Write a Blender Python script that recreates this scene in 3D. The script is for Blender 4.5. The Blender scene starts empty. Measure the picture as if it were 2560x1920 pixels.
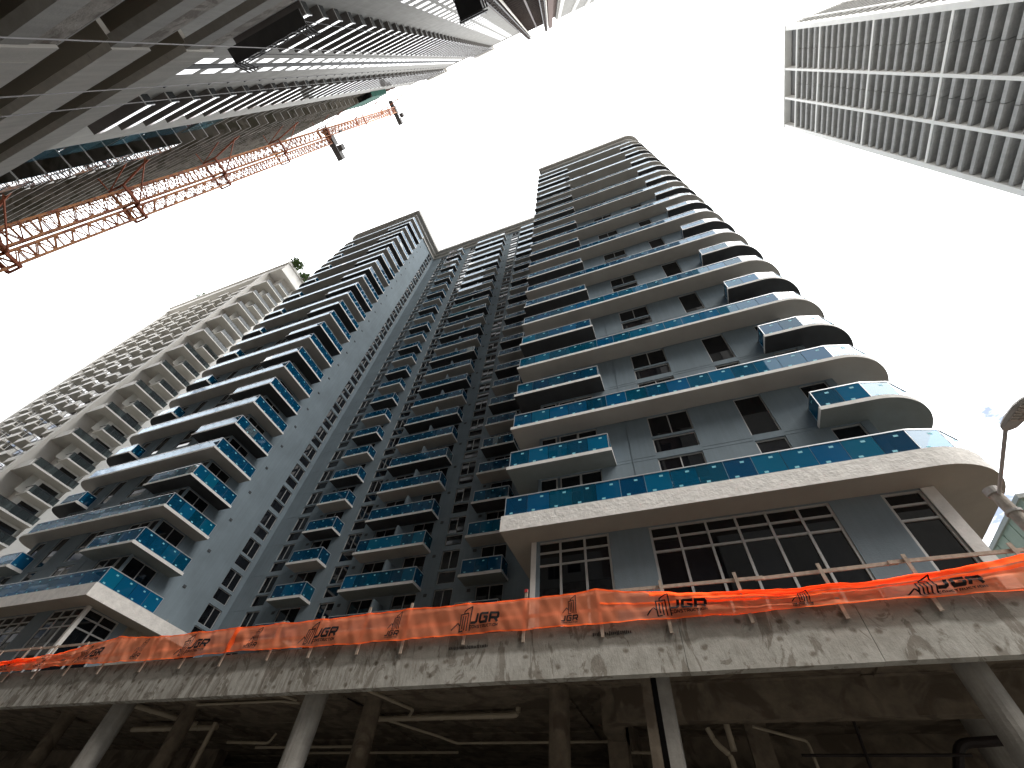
import bpy, math, random
from mathutils import Vector, Matrix
random.seed(7)
SC = bpy.context.scene
COL = SC.collection

# ------------------------------------------------------------------ camera
RM = [[0.93639765, 0.34343162, 0.07220918],      # rows: image right, image down, view direction
      [-0.2323107, 0.7608229, -0.605954],
      [-0.26304216, 0.55063894, 0.79221561]]
CAM = Vector((0, 0, 1.6))
FPX = 1060.56 / 2560.0
cd = bpy.data.cameras.new('camera'); cam = bpy.data.objects.new('camera', cd); COL.objects.link(cam)
cd.sensor_fit = 'HORIZONTAL'; cd.sensor_width = 36.0; cd.lens = 36.0 * FPX
cd.clip_start = 0.05; cd.clip_end = 4000
m = Matrix.Identity(4)
for r in range(3):
    m[r][0] = RM[0][r]; m[r][1] = -RM[1][r]; m[r][2] = -RM[2][r]; m[r][3] = CAM[r]
cam.matrix_world = m
SC.camera = cam

# ------------------------------------------------------------------ sky, sun, exposure
SUN_EL, SUN_AZ = math.radians(50), math.radians(114)        # azimuth clockwise from +Y
w = bpy.data.worlds.new('World'); SC.world = w; w.use_nodes = True
nt = w.node_tree; N = nt.nodes; L = nt.links
for n in list(N): N.remove(n)
out = N.new('ShaderNodeOutputWorld'); bg = N.new('ShaderNodeBackground'); bg.inputs[1].default_value = 0.1
sky = N.new('ShaderNodeTexSky'); sky.sky_type = 'NISHITA'; sky.sun_disc = False
sky.sun_elevation = SUN_EL; sky.sun_rotation = SUN_AZ
tc = N.new('ShaderNodeTexCoord')
nz = N.new('ShaderNodeTexNoise'); nz.inputs['Scale'].default_value = 9; nz.inputs['Detail'].default_value = 6
nz.inputs['Roughness'].default_value = 0.6
mp = N.new('ShaderNodeMapping'); mp.inputs['Scale'].default_value = (1, 1, 2.2); mp.inputs['Location'].default_value = (1.3, 2.2, 0.1)
sep = N.new('ShaderNodeSeparateXYZ')
ad = N.new('ShaderNodeMath'); ad.operation = 'ADD'
ml = N.new('ShaderNodeMath'); ml.operation = 'MULTIPLY'; ml.inputs[1].default_value = 0.62
rp = N.new('ShaderNodeValToRGB')
rp.color_ramp.elements[0].position = 0.66; rp.color_ramp.elements[0].color = (0.0, 0.0, 0.0, 1)
rp.color_ramp.elements[1].position = 0.80; rp.color_ramp.elements[1].color = (1, 1, 1, 1)
mx = N.new('ShaderNodeMix'); mx.data_type = 'RGBA'
mx.inputs['B'].default_value = (13.2, 13.35, 13.5, 1)
L.new(tc.outputs['Generated'], mp.inputs[0]); L.new(mp.outputs[0], nz.inputs['Vector'])
L.new(tc.outputs['Generated'], sep.inputs[0])
L.new(sep.outputs['Z'], ml.inputs[0]); L.new(nz.outputs['Fac'], ad.inputs[0]); L.new(ml.outputs[0], ad.inputs[1])
L.new(ad.outputs[0], rp.inputs[0]); L.new(rp.outputs[0], mx.inputs['Factor'])
gm = N.new('ShaderNodeMix'); gm.data_type = 'RGBA'; gm.inputs['Factor'].default_value = 0.6; gm.inputs['B'].default_value = (2.6, 2.7, 3.0, 1)
L.new(sky.outputs[0], gm.inputs['A']); L.new(gm.outputs['Result'], mx.inputs['A']); L.new(mx.outputs['Result'], bg.inputs[0]); L.new(bg.outputs[0], out.inputs[0])
sd = bpy.data.lights.new('sun', 'SUN'); so = bpy.data.objects.new('sun', sd); COL.objects.link(so)
sd.energy = 1.4; sd.angle = math.radians(38); sd.color = (1.0, 0.96, 0.9)
sv = Vector((math.sin(SUN_AZ) * math.cos(SUN_EL), math.cos(SUN_AZ) * math.cos(SUN_EL), math.sin(SUN_EL)))
so.rotation_euler = sv.to_track_quat('Z', 'Y').to_euler()
SC.view_settings.view_transform = 'Standard'; SC.view_settings.look = 'None'
SC.view_settings.exposure = 1.65; SC.view_settings.gamma = 1.0; SC.view_settings.use_curve_mapping = False
SC.cycles.max_bounces = 7; SC.cycles.transparent_max_bounces = 16; SC.cycles.diffuse_bounces = 4

# ------------------------------------------------------------------ materials
def mat(name, col, rough=0.8, var=0.12, scale=1.5, bump=0.0, bscale=30, metal=0.0, streak=0.0, spec=0.3, stain=None, sscale=0.6):
    M = bpy.data.materials.new(name); M.use_nodes = True
    t = M.node_tree; n = t.nodes; l = t.links
    b = n['Principled BSDF']
    b.inputs['Roughness'].default_value = rough; b.inputs['Metallic'].default_value = metal
    b.inputs['Specular IOR Level'].default_value = spec
    g = n.new('ShaderNodeNewGeometry')
    no = n.new('ShaderNodeTexNoise'); no.inputs['Scale'].default_value = scale; no.inputs['Detail'].default_value = 7
    no.inputs['Roughness'].default_value = 0.62
    l.new(g.outputs['Position'], no.inputs['Vector'])
    r = n.new('ShaderNodeValToRGB')
    r.color_ramp.elements[0].position = 0.3; r.color_ramp.elements[1].position = 0.7
    r.color_ramp.elements[0].color = tuple(c * (1 - var) for c in col) + (1,)
    r.color_ramp.elements[1].color = tuple(min(1, c * (1 + var)) for c in col) + (1,)
    l.new(no.outputs['Fac'], r.inputs[0]); cur = r.outputs[0]
    if streak > 0:
        mp = n.new('ShaderNodeMapping'); mp.inputs['Scale'].default_value = (5, 5, 0.25)
        l.new(g.outputs['Position'], mp.inputs[0])
        n2 = n.new('ShaderNodeTexNoise'); n2.inputs['Scale'].default_value = 1.0; n2.inputs['Detail'].default_value = 5
        l.new(mp.outputs[0], n2.inputs['Vector'])
        r2 = n.new('ShaderNodeValToRGB'); r2.color_ramp.elements[0].position = 0.42; r2.color_ramp.elements[1].position = 0.62
        r2.color_ramp.elements[0].color = (1 - streak,) * 3 + (1,); r2.color_ramp.elements[1].color = (1, 1, 1, 1)
        l.new(n2.outputs['Fac'], r2.inputs[0])
        mm = n.new('ShaderNodeMix'); mm.data_type = 'RGBA'; mm.blend_type = 'MULTIPLY'; mm.inputs['Factor'].default_value = 1
        l.new(cur, mm.inputs['A']); l.new(r2.outputs[0], mm.inputs['B']); cur = mm.outputs['Result']
    if stain:
        n3 = n.new('ShaderNodeTexNoise'); n3.inputs['Scale'].default_value = sscale; n3.inputs['Detail'].default_value = 8
        n3.inputs['Distortion'].default_value = 1.2
        l.new(g.outputs['Position'], n3.inputs['Vector'])
        r3 = n.new('ShaderNodeValToRGB'); r3.color_ramp.elements[0].position = 0.5; r3.color_ramp.elements[1].position = 0.58
        r3.color_ramp.elements[0].color = (0, 0, 0, 1); r3.color_ramp.elements[1].color = (1, 1, 1, 1)
        l.new(n3.outputs['Fac'], r3.inputs[0])
        mm = n.new('ShaderNodeMix'); mm.data_type = 'RGBA'; mm.inputs['B'].default_value = tuple(stain) + (1,)
        l.new(r3.outputs[0], mm.inputs['Factor']); l.new(cur, mm.inputs['A']); cur = mm.outputs['Result']
    l.new(cur, b.inputs['Base Color'])
    if bump > 0:
        nb = n.new('ShaderNodeTexNoise'); nb.inputs['Scale'].default_value = bscale; nb.inputs['Detail'].default_value = 4
        l.new(g.outputs['Position'], nb.inputs['Vector'])
        bp = n.new('ShaderNodeBump'); bp.inputs['Strength'].default_value = bump; bp.inputs['Distance'].default_value = 0.03
        l.new(nb.outputs['Fac'], bp.inputs['Height']); l.new(bp.outputs[0], b.inputs['Normal'])
    return M

def schlick(t, f0, power=5.0):
    n = t.nodes; l = t.links
    lw = n.new('ShaderNodeLayerWeight'); lw.inputs['Blend'].default_value = 0.5
    pw = n.new('ShaderNodeMath'); pw.operation = 'POWER'; pw.inputs[1].default_value = power
    l.new(lw.outputs['Facing'], pw.inputs[0])
    mu = n.new('ShaderNodeMath'); mu.operation = 'MULTIPLY_ADD'; mu.inputs[1].default_value = 1 - f0; mu.inputs[2].default_value = f0
    l.new(pw.outputs[0], mu.inputs[0])
    return mu.outputs[0]

def glass(name, body, body_amt, tint, f0, rough=0.015, glossc=(1, 1, 1), vary=0.0):
    """coated pane: a coloured film (diffuse), see-through tint and a mirror coat by angle"""
    M = bpy.data.materials.new(name); M.use_nodes = True
    t = M.node_tree; n = t.nodes; l = t.links
    for x in list(n): n.remove(x)
    o = n.new('ShaderNodeOutputMaterial')
    d = n.new('ShaderNodeBsdfDiffuse'); d.inputs[0].default_value = tuple(body) + (1,)
    if vary > 0:
        oi = n.new('ShaderNodeObjectInfo')
        h = n.new('ShaderNodeHueSaturation'); m9 = n.new('ShaderNodeMapRange'); m9.inputs['To Min'].default_value = 0.485; m9.inputs['To Max'].default_value = 0.515; m8 = n.new('ShaderNodeMath'); m8.operation = 'FRACT'; m7 = n.new('ShaderNodeMath'); m7.operation = 'MULTIPLY'; m7.inputs[1].default_value = 17.3; l.new(oi.outputs['Random'], m7.inputs[0]); l.new(m7.outputs[0], m8.inputs[0]); l.new(m8.outputs[0], m9.inputs[0]); l.new(m9.outputs[0], h.inputs['Hue']); h.inputs['Color'].default_value = tuple(body) + (1,)
        mr = n.new('ShaderNodeMapRange'); mr.inputs['To Min'].default_value = 1 - vary; mr.inputs['To Max'].default_value = 1 + vary
        l.new(oi.outputs['Random'], mr.inputs[0]); l.new(mr.outputs[0], h.inputs['Value']); l.new(h.outputs[0], d.inputs[0])
    tr = n.new('ShaderNodeBsdfTransparent'); tr.inputs[0].default_value = tuple(tint) + (1,)
    gl = n.new('ShaderNodeBsdfGlossy'); gl.inputs['Color'].default_value = tuple(glossc) + (1,); gl.inputs['Roughness'].default_value = rough
    m1 = n.new('ShaderNodeMixShader'); m1.inputs[0].default_value = body_amt
    l.new(tr.outputs[0], m1.inputs[1]); l.new(d.outputs[0], m1.inputs[2])
    m2 = n.new('ShaderNodeMixShader')
    l.new(schlick(t, f0), m2.inputs[0]); l.new(m1.outputs[0], m2.inputs[1]); l.new(gl.outputs[0], m2.inputs[2])
    l.new(m2.outputs[0], o.inputs[0])
    return M

M = {}
M['stucco'] = mat('blue_grey_stucco', (0.188, 0.232, 0.262), 0.85, 0.13, 0.35, 0.25, 22, streak=0.07)
M['primer'] = mat('primed_stucco', (0.30, 0.29, 0.25), 0.9, 0.3, 1.2, 0.3, 18)
M['edge'] = mat('white_slab_edge', (0.68, 0.66, 0.63), 0.8, 0.10, 2.5, 0.35, 14)
M['fascia'] = mat('rough_white_fascia', (0.74, 0.71, 0.67), 0.85, 0.14, 2.2, 0.9, 7)
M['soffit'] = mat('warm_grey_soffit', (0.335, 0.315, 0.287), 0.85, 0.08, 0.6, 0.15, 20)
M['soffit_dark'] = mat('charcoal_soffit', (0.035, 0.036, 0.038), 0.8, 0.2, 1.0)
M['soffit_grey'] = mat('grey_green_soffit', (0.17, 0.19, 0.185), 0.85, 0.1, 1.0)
M['cornice'] = mat('roof_cornice', (0.40, 0.385, 0.36), 0.8, 0.1, 1.0)
M['blue_glass'] = glass('blue_film_glass', (0.005, 0.115, 0.225), 0.55, (0.10, 0.40, 0.58), 0.035, 0.012, (0.80, 0.90, 0.98), vary=0.5)
M['pale_glass'] = glass('bare_balustrade_glass', (0.25, 0.33, 0.38), 0.25, (0.55, 0.68, 0.72), 0.08, 0.012)
M['label'] = mat('glass_sticker', (0.20, 0.50, 0.58), 0.6, 0.05)
M['rail'] = mat('aluminium_rail', (0.62, 0.63, 0.64), 0.35, 0.03, metal=0.6)
M['frame'] = mat('aluminium_frame', (0.48, 0.475, 0.465), 0.45, 0.04, metal=0.3)
M['window'] = glass('dark_window_glass', (0.006, 0.007, 0.009), 1.0, (0, 0, 0), 0.045, 0.02, vary=0.5)
M['greenblue_window'] = glass('blue_window_glass', (0.05, 0.11, 0.14), 1.0, (0, 0, 0), 0.08, 0.03, vary=0.5)
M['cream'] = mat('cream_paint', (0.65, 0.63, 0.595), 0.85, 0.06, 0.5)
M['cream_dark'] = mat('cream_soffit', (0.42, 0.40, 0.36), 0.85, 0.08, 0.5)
M['grey_glass'] = glass('grey_rail_glass', (0.06, 0.07, 0.07), 0.25, (0.45, 0.50, 0.50), 0.05, 0.02)
M['black_metal'] = mat('black_metal', (0.015, 0.015, 0.016), 0.5, 0.1)
M['concrete'] = mat('tower_concrete', (0.44, 0.415, 0.375), 0.9, 0.12, 0.5, 0.2, 12, streak=0.10)
M['concrete_light'] = mat('pale_tower_concrete', (0.30, 0.288, 0.265), 0.9, 0.12, 0.6, 0.2, 12, streak=0.08)
M['deck_soffit'] = mat('olive_deck_soffit', (0.20, 0.18, 0.145), 0.9, 0.06, 0.4)
M['rough_concrete'] = mat('chipped_concrete', (0.27, 0.245, 0.215), 0.95, 0.30, 1.6, 0.8, 9, stain=(0.16, 0.135, 0.115), sscale=1.1)
M['dark_soffit'] = mat('dark_tower_soffit', (0.17, 0.155, 0.15), 0.9, 0.12, 0.6)
M['sky_rail'] = glass('sky_white_rail_glass', (0.62, 0.63, 0.63), 0.85, (0.4, 0.4, 0.4), 0.15, 0.05)  # clear rail glass; the sky it mirrors is painted in as a white body
M['smoked_rail'] = glass('smoked_rail_glass', (0.03, 0.033, 0.035), 0.7, (0.3, 0.3, 0.3), 0.06, 0.05)
M['bare'] = mat('bare_slab_concrete', (0.22, 0.20, 0.175), 0.95, 0.3, 0.45, stain=(0.12, 0.11, 0.085), sscale=0.22)
M['net_green'] = mat('green_debris_net', (0.015, 0.085, 0.06), 0.9, 0.3, 1.5)
M['formwork'] = mat('brown_formwork', (0.12, 0.075, 0.06), 0.9, 0.3, 2)
M['vent'] = mat('vent_grille', (0.055, 0.06, 0.065), 0.7)
M['orange_steel'] = mat('orange_crane_steel', (0.42, 0.17, 0.06), 0.6, 0.25, 0.5, stain=(0.25, 0.07, 0.025), sscale=0.35)
M['rust_steel'] = mat('rusty_red_steel', (0.24, 0.065, 0.028), 0.7, 0.3, 0.6)
M['dark_steel'] = mat('dark_steel', (0.045, 0.042, 0.042), 0.6, 0.2)
M['pale_steel'] = mat('pale_steel', (0.62, 0.58, 0.50), 0.6, 0.15)
M['brown_steel'] = mat('brown_hoist_steel', (0.10, 0.075, 0.065), 0.7, 0.25)
M['louver'] = mat('grey_louver_concrete', (0.42, 0.415, 0.405), 0.9, 0.14, 1.2, 0.3, 10, streak=0.08)
M['louver_frame'] = mat('white_precast_frame', (0.84, 0.83, 0.80), 0.85, 0.05, 0.7)
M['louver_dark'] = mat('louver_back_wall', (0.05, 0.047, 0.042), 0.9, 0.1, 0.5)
M['grey_coat'] = mat('grey_painted_wall', (0.20, 0.195, 0.19), 0.85, 0.06)
M['beam_low'] = mat('raw_column_concrete', (0.34, 0.315, 0.28), 0.9, 0.22, 1.8, 0.4, 14, streak=0.15)
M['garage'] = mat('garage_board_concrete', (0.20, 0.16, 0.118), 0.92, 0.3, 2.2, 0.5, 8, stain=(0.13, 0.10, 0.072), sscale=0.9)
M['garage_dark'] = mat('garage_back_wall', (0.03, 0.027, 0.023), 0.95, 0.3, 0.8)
M['pvc'] = mat('cream_pvc_pipe', (0.44, 0.37, 0.275), 0.5, 0.08, 2)
M['iron_pipe'] = mat('black_iron_pipe', (0.03, 0.022, 0.02), 0.6, 0.2)
M['wood'] = mat('weathered_lumber', (0.42, 0.33, 0.26), 0.85, 0.28, 6, 0.3, 40)
M['ink'] = mat('black_print', (0.012, 0.011, 0.012), 0.8, 0.1)
M['red_paint'] = mat('red_paint', (0.45, 0.03, 0.03), 0.7)
M['lamp_grey'] = mat('lamp_grey_metal', (0.44, 0.41, 0.38), 0.5, 0.15, 4)
M['lamp_lens'] = mat('lamp_lens', (0.55, 0.48, 0.42), 0.25, 0.05)
M['pole'] = mat('pole_concrete', (0.40, 0.35, 0.30), 0.85, 0.25, 5, 0.3, 20)
M['green_panel'] = mat('pale_green_cladding', (0.40, 0.47, 0.37), 0.7, 0.1, 1.5, 0.2, 20)
M['green_panel2'] = mat('white_roof_edge', (0.55, 0.56, 0.53), 0.8)
M['leaf'] = mat('leaf', (0.055, 0.095, 0.022), 0.7, 0.45, 2)
M['bark'] = mat('bark', (0.12, 0.09, 0.06), 0.9)
M['wire'] = mat('cable_sheath', (0.26, 0.25, 0.25), 0.6)
M['asphalt'] = mat('asphalt', (0.05, 0.05, 0.05), 0.9, 0.2, 8, 0.3, 60)
M['paving'] = mat('paving', (0.28, 0.27, 0.25), 0.9, 0.12, 3, 0.2, 30)
M['kerb'] = mat('kerb_concrete', (0.35, 0.34, 0.32), 0.9)
M['paint'] = mat('road_paint', (0.75, 0.62, 0.15), 0.8)
M['earth'] = mat('ground', (0.17, 0.16, 0.14), 0.95, 0.2, 0.2)

# beam face: trowelled grey band on top, paler scarred concrete below, tie-hole blotches, long drips
def beam_material():
    Mt = bpy.data.materials.new('scarred_beam_concrete'); Mt.use_nodes = True
    t = Mt.node_tree; n = t.nodes; l = t.links; b = n['Principled BSDF']
    b.inputs['Roughness'].default_value = 0.88; b.inputs['Specular IOR Level'].default_value = 0.25
    g = n.new('ShaderNodeNewGeometry')
    def noise(scale, detail=8, mapscale=None, dist=0.0):
        q = n.new('ShaderNodeTexNoise'); q.inputs['Scale'].default_value = scale; q.inputs['Detail'].default_value = detail
        q.inputs['Roughness'].default_value = 0.65; q.inputs['Distortion'].default_value = dist
        if mapscale:
            mp = n.new('ShaderNodeMapping'); mp.inputs['Scale'].default_value = mapscale
            mp.inputs['Rotation'].default_value = (0, math.radians(8), 0)
            l.new(g.outputs['Position'], mp.inputs[0]); l.new(mp.outputs[0], q.inputs['Vector'])
        else: l.new(g.outputs['Position'], q.inputs['Vector'])
        return q.outputs['Fac']
    def ramp(src, p0, p1, c0=(0, 0, 0), c1=(1, 1, 1)):
        r = n.new('ShaderNodeValToRGB'); r.color_ramp.elements[0].position = p0; r.color_ramp.elements[1].position = p1
        r.color_ramp.elements[0].color = c0 + (1,); r.color_ramp.elements[1].color = c1 + (1,)
        l.new(src, r.inputs[0]); return r.outputs[0]
    def mix(f, a, bb, mode='MIX'):
        q = n.new('ShaderNodeMix'); q.data_type = 'RGBA'; q.blend_type = mode
        if isinstance(f, float): q.inputs['Factor'].default_value = f
        else: l.new(f, q.inputs['Factor'])
        for s, v in (('A', a), ('B', bb)):
            if isinstance(v, tuple): q.inputs[s].default_value = v + (1,)
            else: l.new(v, q.inputs[s])
        return q.outputs['Result']
    base = ramp(noise(3.0), 0.3, 0.72, (0.38, 0.355, 0.31), (0.58, 0.555, 0.50))
    drips = ramp(noise(1.0, 6, (9, 9, 1.1)), 0.44, 0.56)
    sp = n.new('ShaderNodeSeparateXYZ'); l.new(g.outputs['Position'], sp.inputs[0])
    side = n.new('ShaderNodeMapRange'); side.inputs['From Min'].default_value = -6.0; side.inputs['From Max'].default_value = -11.0
    side.inputs['To Min'].default_value = 0.15; side.inputs['To Max'].default_value = 1.0
    l.new(sp.outputs['X'], side.inputs[0])
    dripc = mix(drips, mix(1.0, base, (0.68, 0.66, 0.64), 'MULTIPLY'), base)
    base = mix(side.outputs[0], base, dripc)
    # upper trowelled band with a wandering lower edge
    wob = n.new('ShaderNodeMath'); wob.operation = 'MULTIPLY_ADD'; wob.inputs[1].default_value = 0.45
    l.new(noise(0.9, 4, (1, 1, 0.2)), wob.inputs[0]); l.new(sp.outputs['Z'], wob.inputs[2])
    up = n.new('ShaderNodeMapRange'); up.inputs['From Min'].default_value = 6.70; up.inputs['From Max'].default_value = 6.80
    l.new(wob.outputs[0], up.inputs[0])
    trowel = ramp(noise(1.6, 9, (1, 1, 2.5), 0.8), 0.3, 0.7, (0.20, 0.183, 0.155), (0.30, 0.278, 0.24))
    base = mix(up.outputs[0], base, trowel)
    # dark damp patches drawn out downwards
    patch = ramp(noise(0.9, 7, (1.5, 1, 0.7), 1.6), 0.53, 0.57)
    base = mix(patch, base, mix(1.0, base, (0.60, 0.57, 0.54), 'MULTIPLY'))
    chalk = ramp(noise(1.3, 9, (1, 1, 0.6), 2.2), 0.66, 0.70)
    base = mix(chalk, base, (0.50, 0.49, 0.46))
    # tie-hole blotches on a rough grid
    vo = n.new('ShaderNodeTexVoronoi'); vo.feature = 'F1'; vo.inputs['Scale'].default_value = 2.1; vo.inputs['Randomness'].default_value = 0.45
    mp = n.new('ShaderNodeMapping'); mp.inputs['Scale'].default_value = (1, 0, 1.2); l.new(g.outputs['Position'], mp.inputs[0])
    l.new(mp.outputs[0], vo.inputs['Vector'])
    blot = n.new('ShaderNodeMath'); blot.operation = 'MULTIPLY_ADD'; blot.inputs[1].default_value = 0.30; 
    l.new(noise(7, 5), blot.inputs[0]); l.new(vo.outputs['Distance'], blot.inputs[2])
    base = mix(ramp(blot.outputs[0], 0.24, 0.36), mix(1.0, base, (0.50, 0.46, 0.42), 'MULTIPLY'), base)
    l.new(base, b.inputs['Base Color'])
    bp = n.new('ShaderNodeBump'); bp.inputs['Strength'].default_value = 0.7; bp.inputs['Distance'].default_value = 0.02
    l.new(noise(11, 8, (1, 1, 0.5)), bp.inputs['Height']); l.new(bp.outputs[0], b.inputs['Normal'])
    return Mt
M['beam'] = beam_material()

def net_material(name, col, cover):
    Mt = bpy.data.materials.new(name); Mt.use_nodes = True
    t = Mt.node_tree; n = t.nodes; l = t.links
    for x in list(n): n.remove(x)
    o = n.new('ShaderNodeOutputMaterial')
    d = n.new('ShaderNodeBsdfDiffuse'); d.inputs[0].default_value = col + (1,)
    tl = n.new('ShaderNodeBsdfTranslucent'); tl.inputs[0].default_value = col + (1,)
    a = n.new('ShaderNodeAddShader'); l.new(d.outputs[0], a.inputs[0]); l.new(tl.outputs[0], a.inputs[1])
    tr = n.new('ShaderNodeBsdfTransparent'); tr.inputs[0].default_value = (1.0, 0.62, 0.5, 1)
    g = n.new('ShaderNodeNewGeometry')
    no = n.new('ShaderNodeTexNoise'); no.inputs['Scale'].default_value = 1.6; no.inputs['Detail'].default_value = 4
    l.new(g.outputs['Position'], no.inputs['Vector'])
    mr = n.new('ShaderNodeMapRange'); mr.inputs['From Min'].default_value = 0.3; mr.inputs['From Max'].default_value = 0.7
    mr.inputs['To Min'].default_value = cover - 0.04; mr.inputs['To Max'].default_value = cover + 0.05
    l.new(no.outputs['Fac'], mr.inputs[0])
    # woven net closes up when seen aslant
    lw = n.new('ShaderNodeLayerWeight'); lw.inputs['Blend'].default_value = 0.5
    pw = n.new('ShaderNodeMath'); pw.operation = 'POWER'; pw.inputs[1].default_value = 2.5; l.new(lw.outputs['Facing'], pw.inputs[0])
    ad = n.new('ShaderNodeMath'); ad.operation = 'MULTIPLY_ADD'; ad.inputs[1].default_value = 0.4; ad.use_clamp = True
    l.new(pw.outputs[0], ad.inputs[0]); l.new(mr.outputs[0], ad.inputs[2])
    mx = n.new('ShaderNodeMixShader'); l.new(ad.outputs[0], mx.inputs[0]); l.new(tr.outputs[0], mx.inputs[1]); l.new(a.outputs[0], mx.inputs[2])
    l.new(mx.outputs[0], o.inputs[0]); return Mt
M['net'] = net_material('orange_safety_net', (0.78, 0.25, 0.13), 0.53)
M['net_hem'] = net_material('orange_net_hem', (0.82, 0.17, 0.04), 0.80)

# ------------------------------------------------------------------ mesh building
class MB:
    def __init__(s): s.v = []; s.f = []; s.mi = []
    def quad(s, a, b, c, d, mi=0):
        i = len(s.v); s.v += [a, b, c, d]; s.f.append((i, i + 1, i + 2, i + 3)); s.mi.append(mi)
    def poly(s, pts, mi=0):
        i = len(s.v); s.v += pts; s.f.append(tuple(range(i, i + len(pts)))); s.mi.append(mi)
    def box(s, x0, y0, z0, x1, y1, z1, mi=0, bot=None, front=None):
        if x0 > x1: x0, x1 = x1, x0
        if y0 > y1: y0, y1 = y1, y0
        if z0 > z1: z0, z1 = z1, z0
        i = len(s.v)
        s.v += [(x0, y0, z0), (x1, y0, z0), (x1, y1, z0), (x0, y1, z0), (x0, y0, z1), (x1, y0, z1), (x1, y1, z1), (x0, y1, z1)]
        for k, f in enumerate(((0, 3, 2, 1), (4, 5, 6, 7), (0, 1, 5, 4), (1, 2, 6, 5), (2, 3, 7, 6), (3, 0, 4, 7))):
            s.f.append(tuple(i + q for q in f))
            s.mi.append(bot if (k == 0 and bot is not None) else front if (k == 2 and front is not None) else mi)
        return s
    def prism(s, poly, z0, z1, mi=0, bot=None, top=None):
        a = sum(poly[k][0] * poly[(k + 1) % len(poly)][1] - poly[(k + 1) % len(poly)][0] * poly[k][1] for k in range(len(poly)))
        if a < 0: poly = poly[::-1]
        n = len(poly); i = len(s.v)
        s.v += [(x, y, z0) for x, y in poly] + [(x, y, z1) for x, y in poly]
        s.f.append(tuple(i + k for k in range(n - 1, -1, -1))); s.mi.append(mi if bot is None else bot)
        s.f.append(tuple(i + n + k for k in range(n))); s.mi.append(mi if top is None else top)
        for k in range(n):
            k2 = (k + 1) % n; s.f.append((i + k, i + k2, i + n + k2, i + n + k)); s.mi.append(mi)
        return s
    def bar(s, p, q, w, h=None, mi=0):
        h = h or w
        p = Vector(p); q = Vector(q); d = (q - p)
        if d.length < 1e-6: return s
        d.normalize(); up = Vector((0, 0, 1)) if abs(d.z) < 0.95 else Vector((0, 1, 0))
        a = d.cross(up).normalized() * (w / 2); b = a.cross(d).normalized() * (h / 2)
        i = len(s.v)
        for c in (p, q):
            for sx, sy in ((-1, -1), (1, -1), (1, 1), (-1, 1)): s.v.append(tuple(c + a * sx + b * sy))
        for f in ((3, 2, 1, 0), (4, 5, 6, 7), (0, 1, 5, 4), (1, 2, 6, 5), (2, 3, 7, 6), (3, 0, 4, 7)):
            s.f.append(tuple(i + k for k in f)); s.mi.append(mi)
        return s
    def tube(s, pts, r, n=10, mi=0, r2=None):
        pts = [Vector(p) for p in pts]; rings = []
        for k, p in enumerate(pts):
            d = (pts[min(k + 1, len(pts) - 1)] - pts[max(k - 1, 0)]).normalized()
            up = Vector((0, 0, 1)) if abs(d.z) < 0.9 else Vector((0, 1, 0))
            a = d.cross(up).normalized(); b = d.cross(a).normalized()
            rr = r if r2 is None else r + (r2 - r) * k / (len(pts) - 1)
            i = len(s.v); s.v += [tuple(p + a * rr * math.cos(2 * math.pi * j / n) + b * rr * math.sin(2 * math.pi * j / n)) for j in range(n)]
            rings.append(i)
        for k in range(len(rings) - 1):
            for j in range(n):
                j2 = (j + 1) % n; s.f.append((rings[k] + j, rings[k] + j2, rings[k + 1] + j2, rings[k + 1] + j)); s.mi.append(mi)
        s.f.append(tuple(rings[0] + j for j in range(n - 1, -1, -1))); s.mi.append(mi)
        s.f.append(tuple(rings[-1] + j for j in range(n))); s.mi.append(mi)
        return s
    def add(s, o, off=(0, 0, 0), mat4=None):
        i = len(s.v)
        if mat4 is not None: s.v += [tuple(mat4 @ Vector(p)) for p in o.v]
        else: s.v += [(p[0] + off[0], p[1] + off[1], p[2] + off[2]) for p in o.v]
        s.f += [tuple(i + k for k in f) for f in o.f]; s.mi += o.mi
        return s
    def mesh(s, name, mats, smooth=False):
        me = bpy.data.meshes.new(name); me.from_pydata(s.v, [], s.f); me.validate()
        if not isinstance(mats, (list, tuple)): mats = [mats]
        for q in mats: me.materials.append(M[q])
        for p, k in zip(me.polygons, s.mi):
            p.material_index = k; p.use_smooth = smooth
        me.update(); return me

WORLD = {}
def link(name, me, parent=None, loc=None, label=None, kind=None):
    """everything is laid out in world coordinates; the parent inverse undoes the parent's offset"""
    o = bpy.data.objects.new(name, me); COL.objects.link(o)
    loc = Vector(loc) if loc is not None else Vector((0, 0, 0))
    if parent is not None:
        o.parent = parent; o.matrix_parent_inverse = Matrix.Translation(-WORLD[parent.name])
    o.location = loc; WORLD[o.name] = loc
    if label: o['label'] = label
    if kind: o['kind'] = kind
    return o
def part(name, mb, mats, parent, label=None, smooth=False, kind=None):
    return link(name, mb.mesh(name, mats, smooth), parent, None, label, kind)
def thing(name, label, cat, loc=(0, 0, 0), group=None):
    o = bpy.data.objects.new(name, None); COL.objects.link(o); o.location = loc
    o.empty_display_size = 0.5; WORLD[o.name] = Vector(loc)
    o['label'] = label; o['category'] = cat
    if group: o['group'] = group
    return o
def structure(name, mb, mats):
    o = part(name, mb, mats, None); o['kind'] = 'structure'; return o

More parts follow.
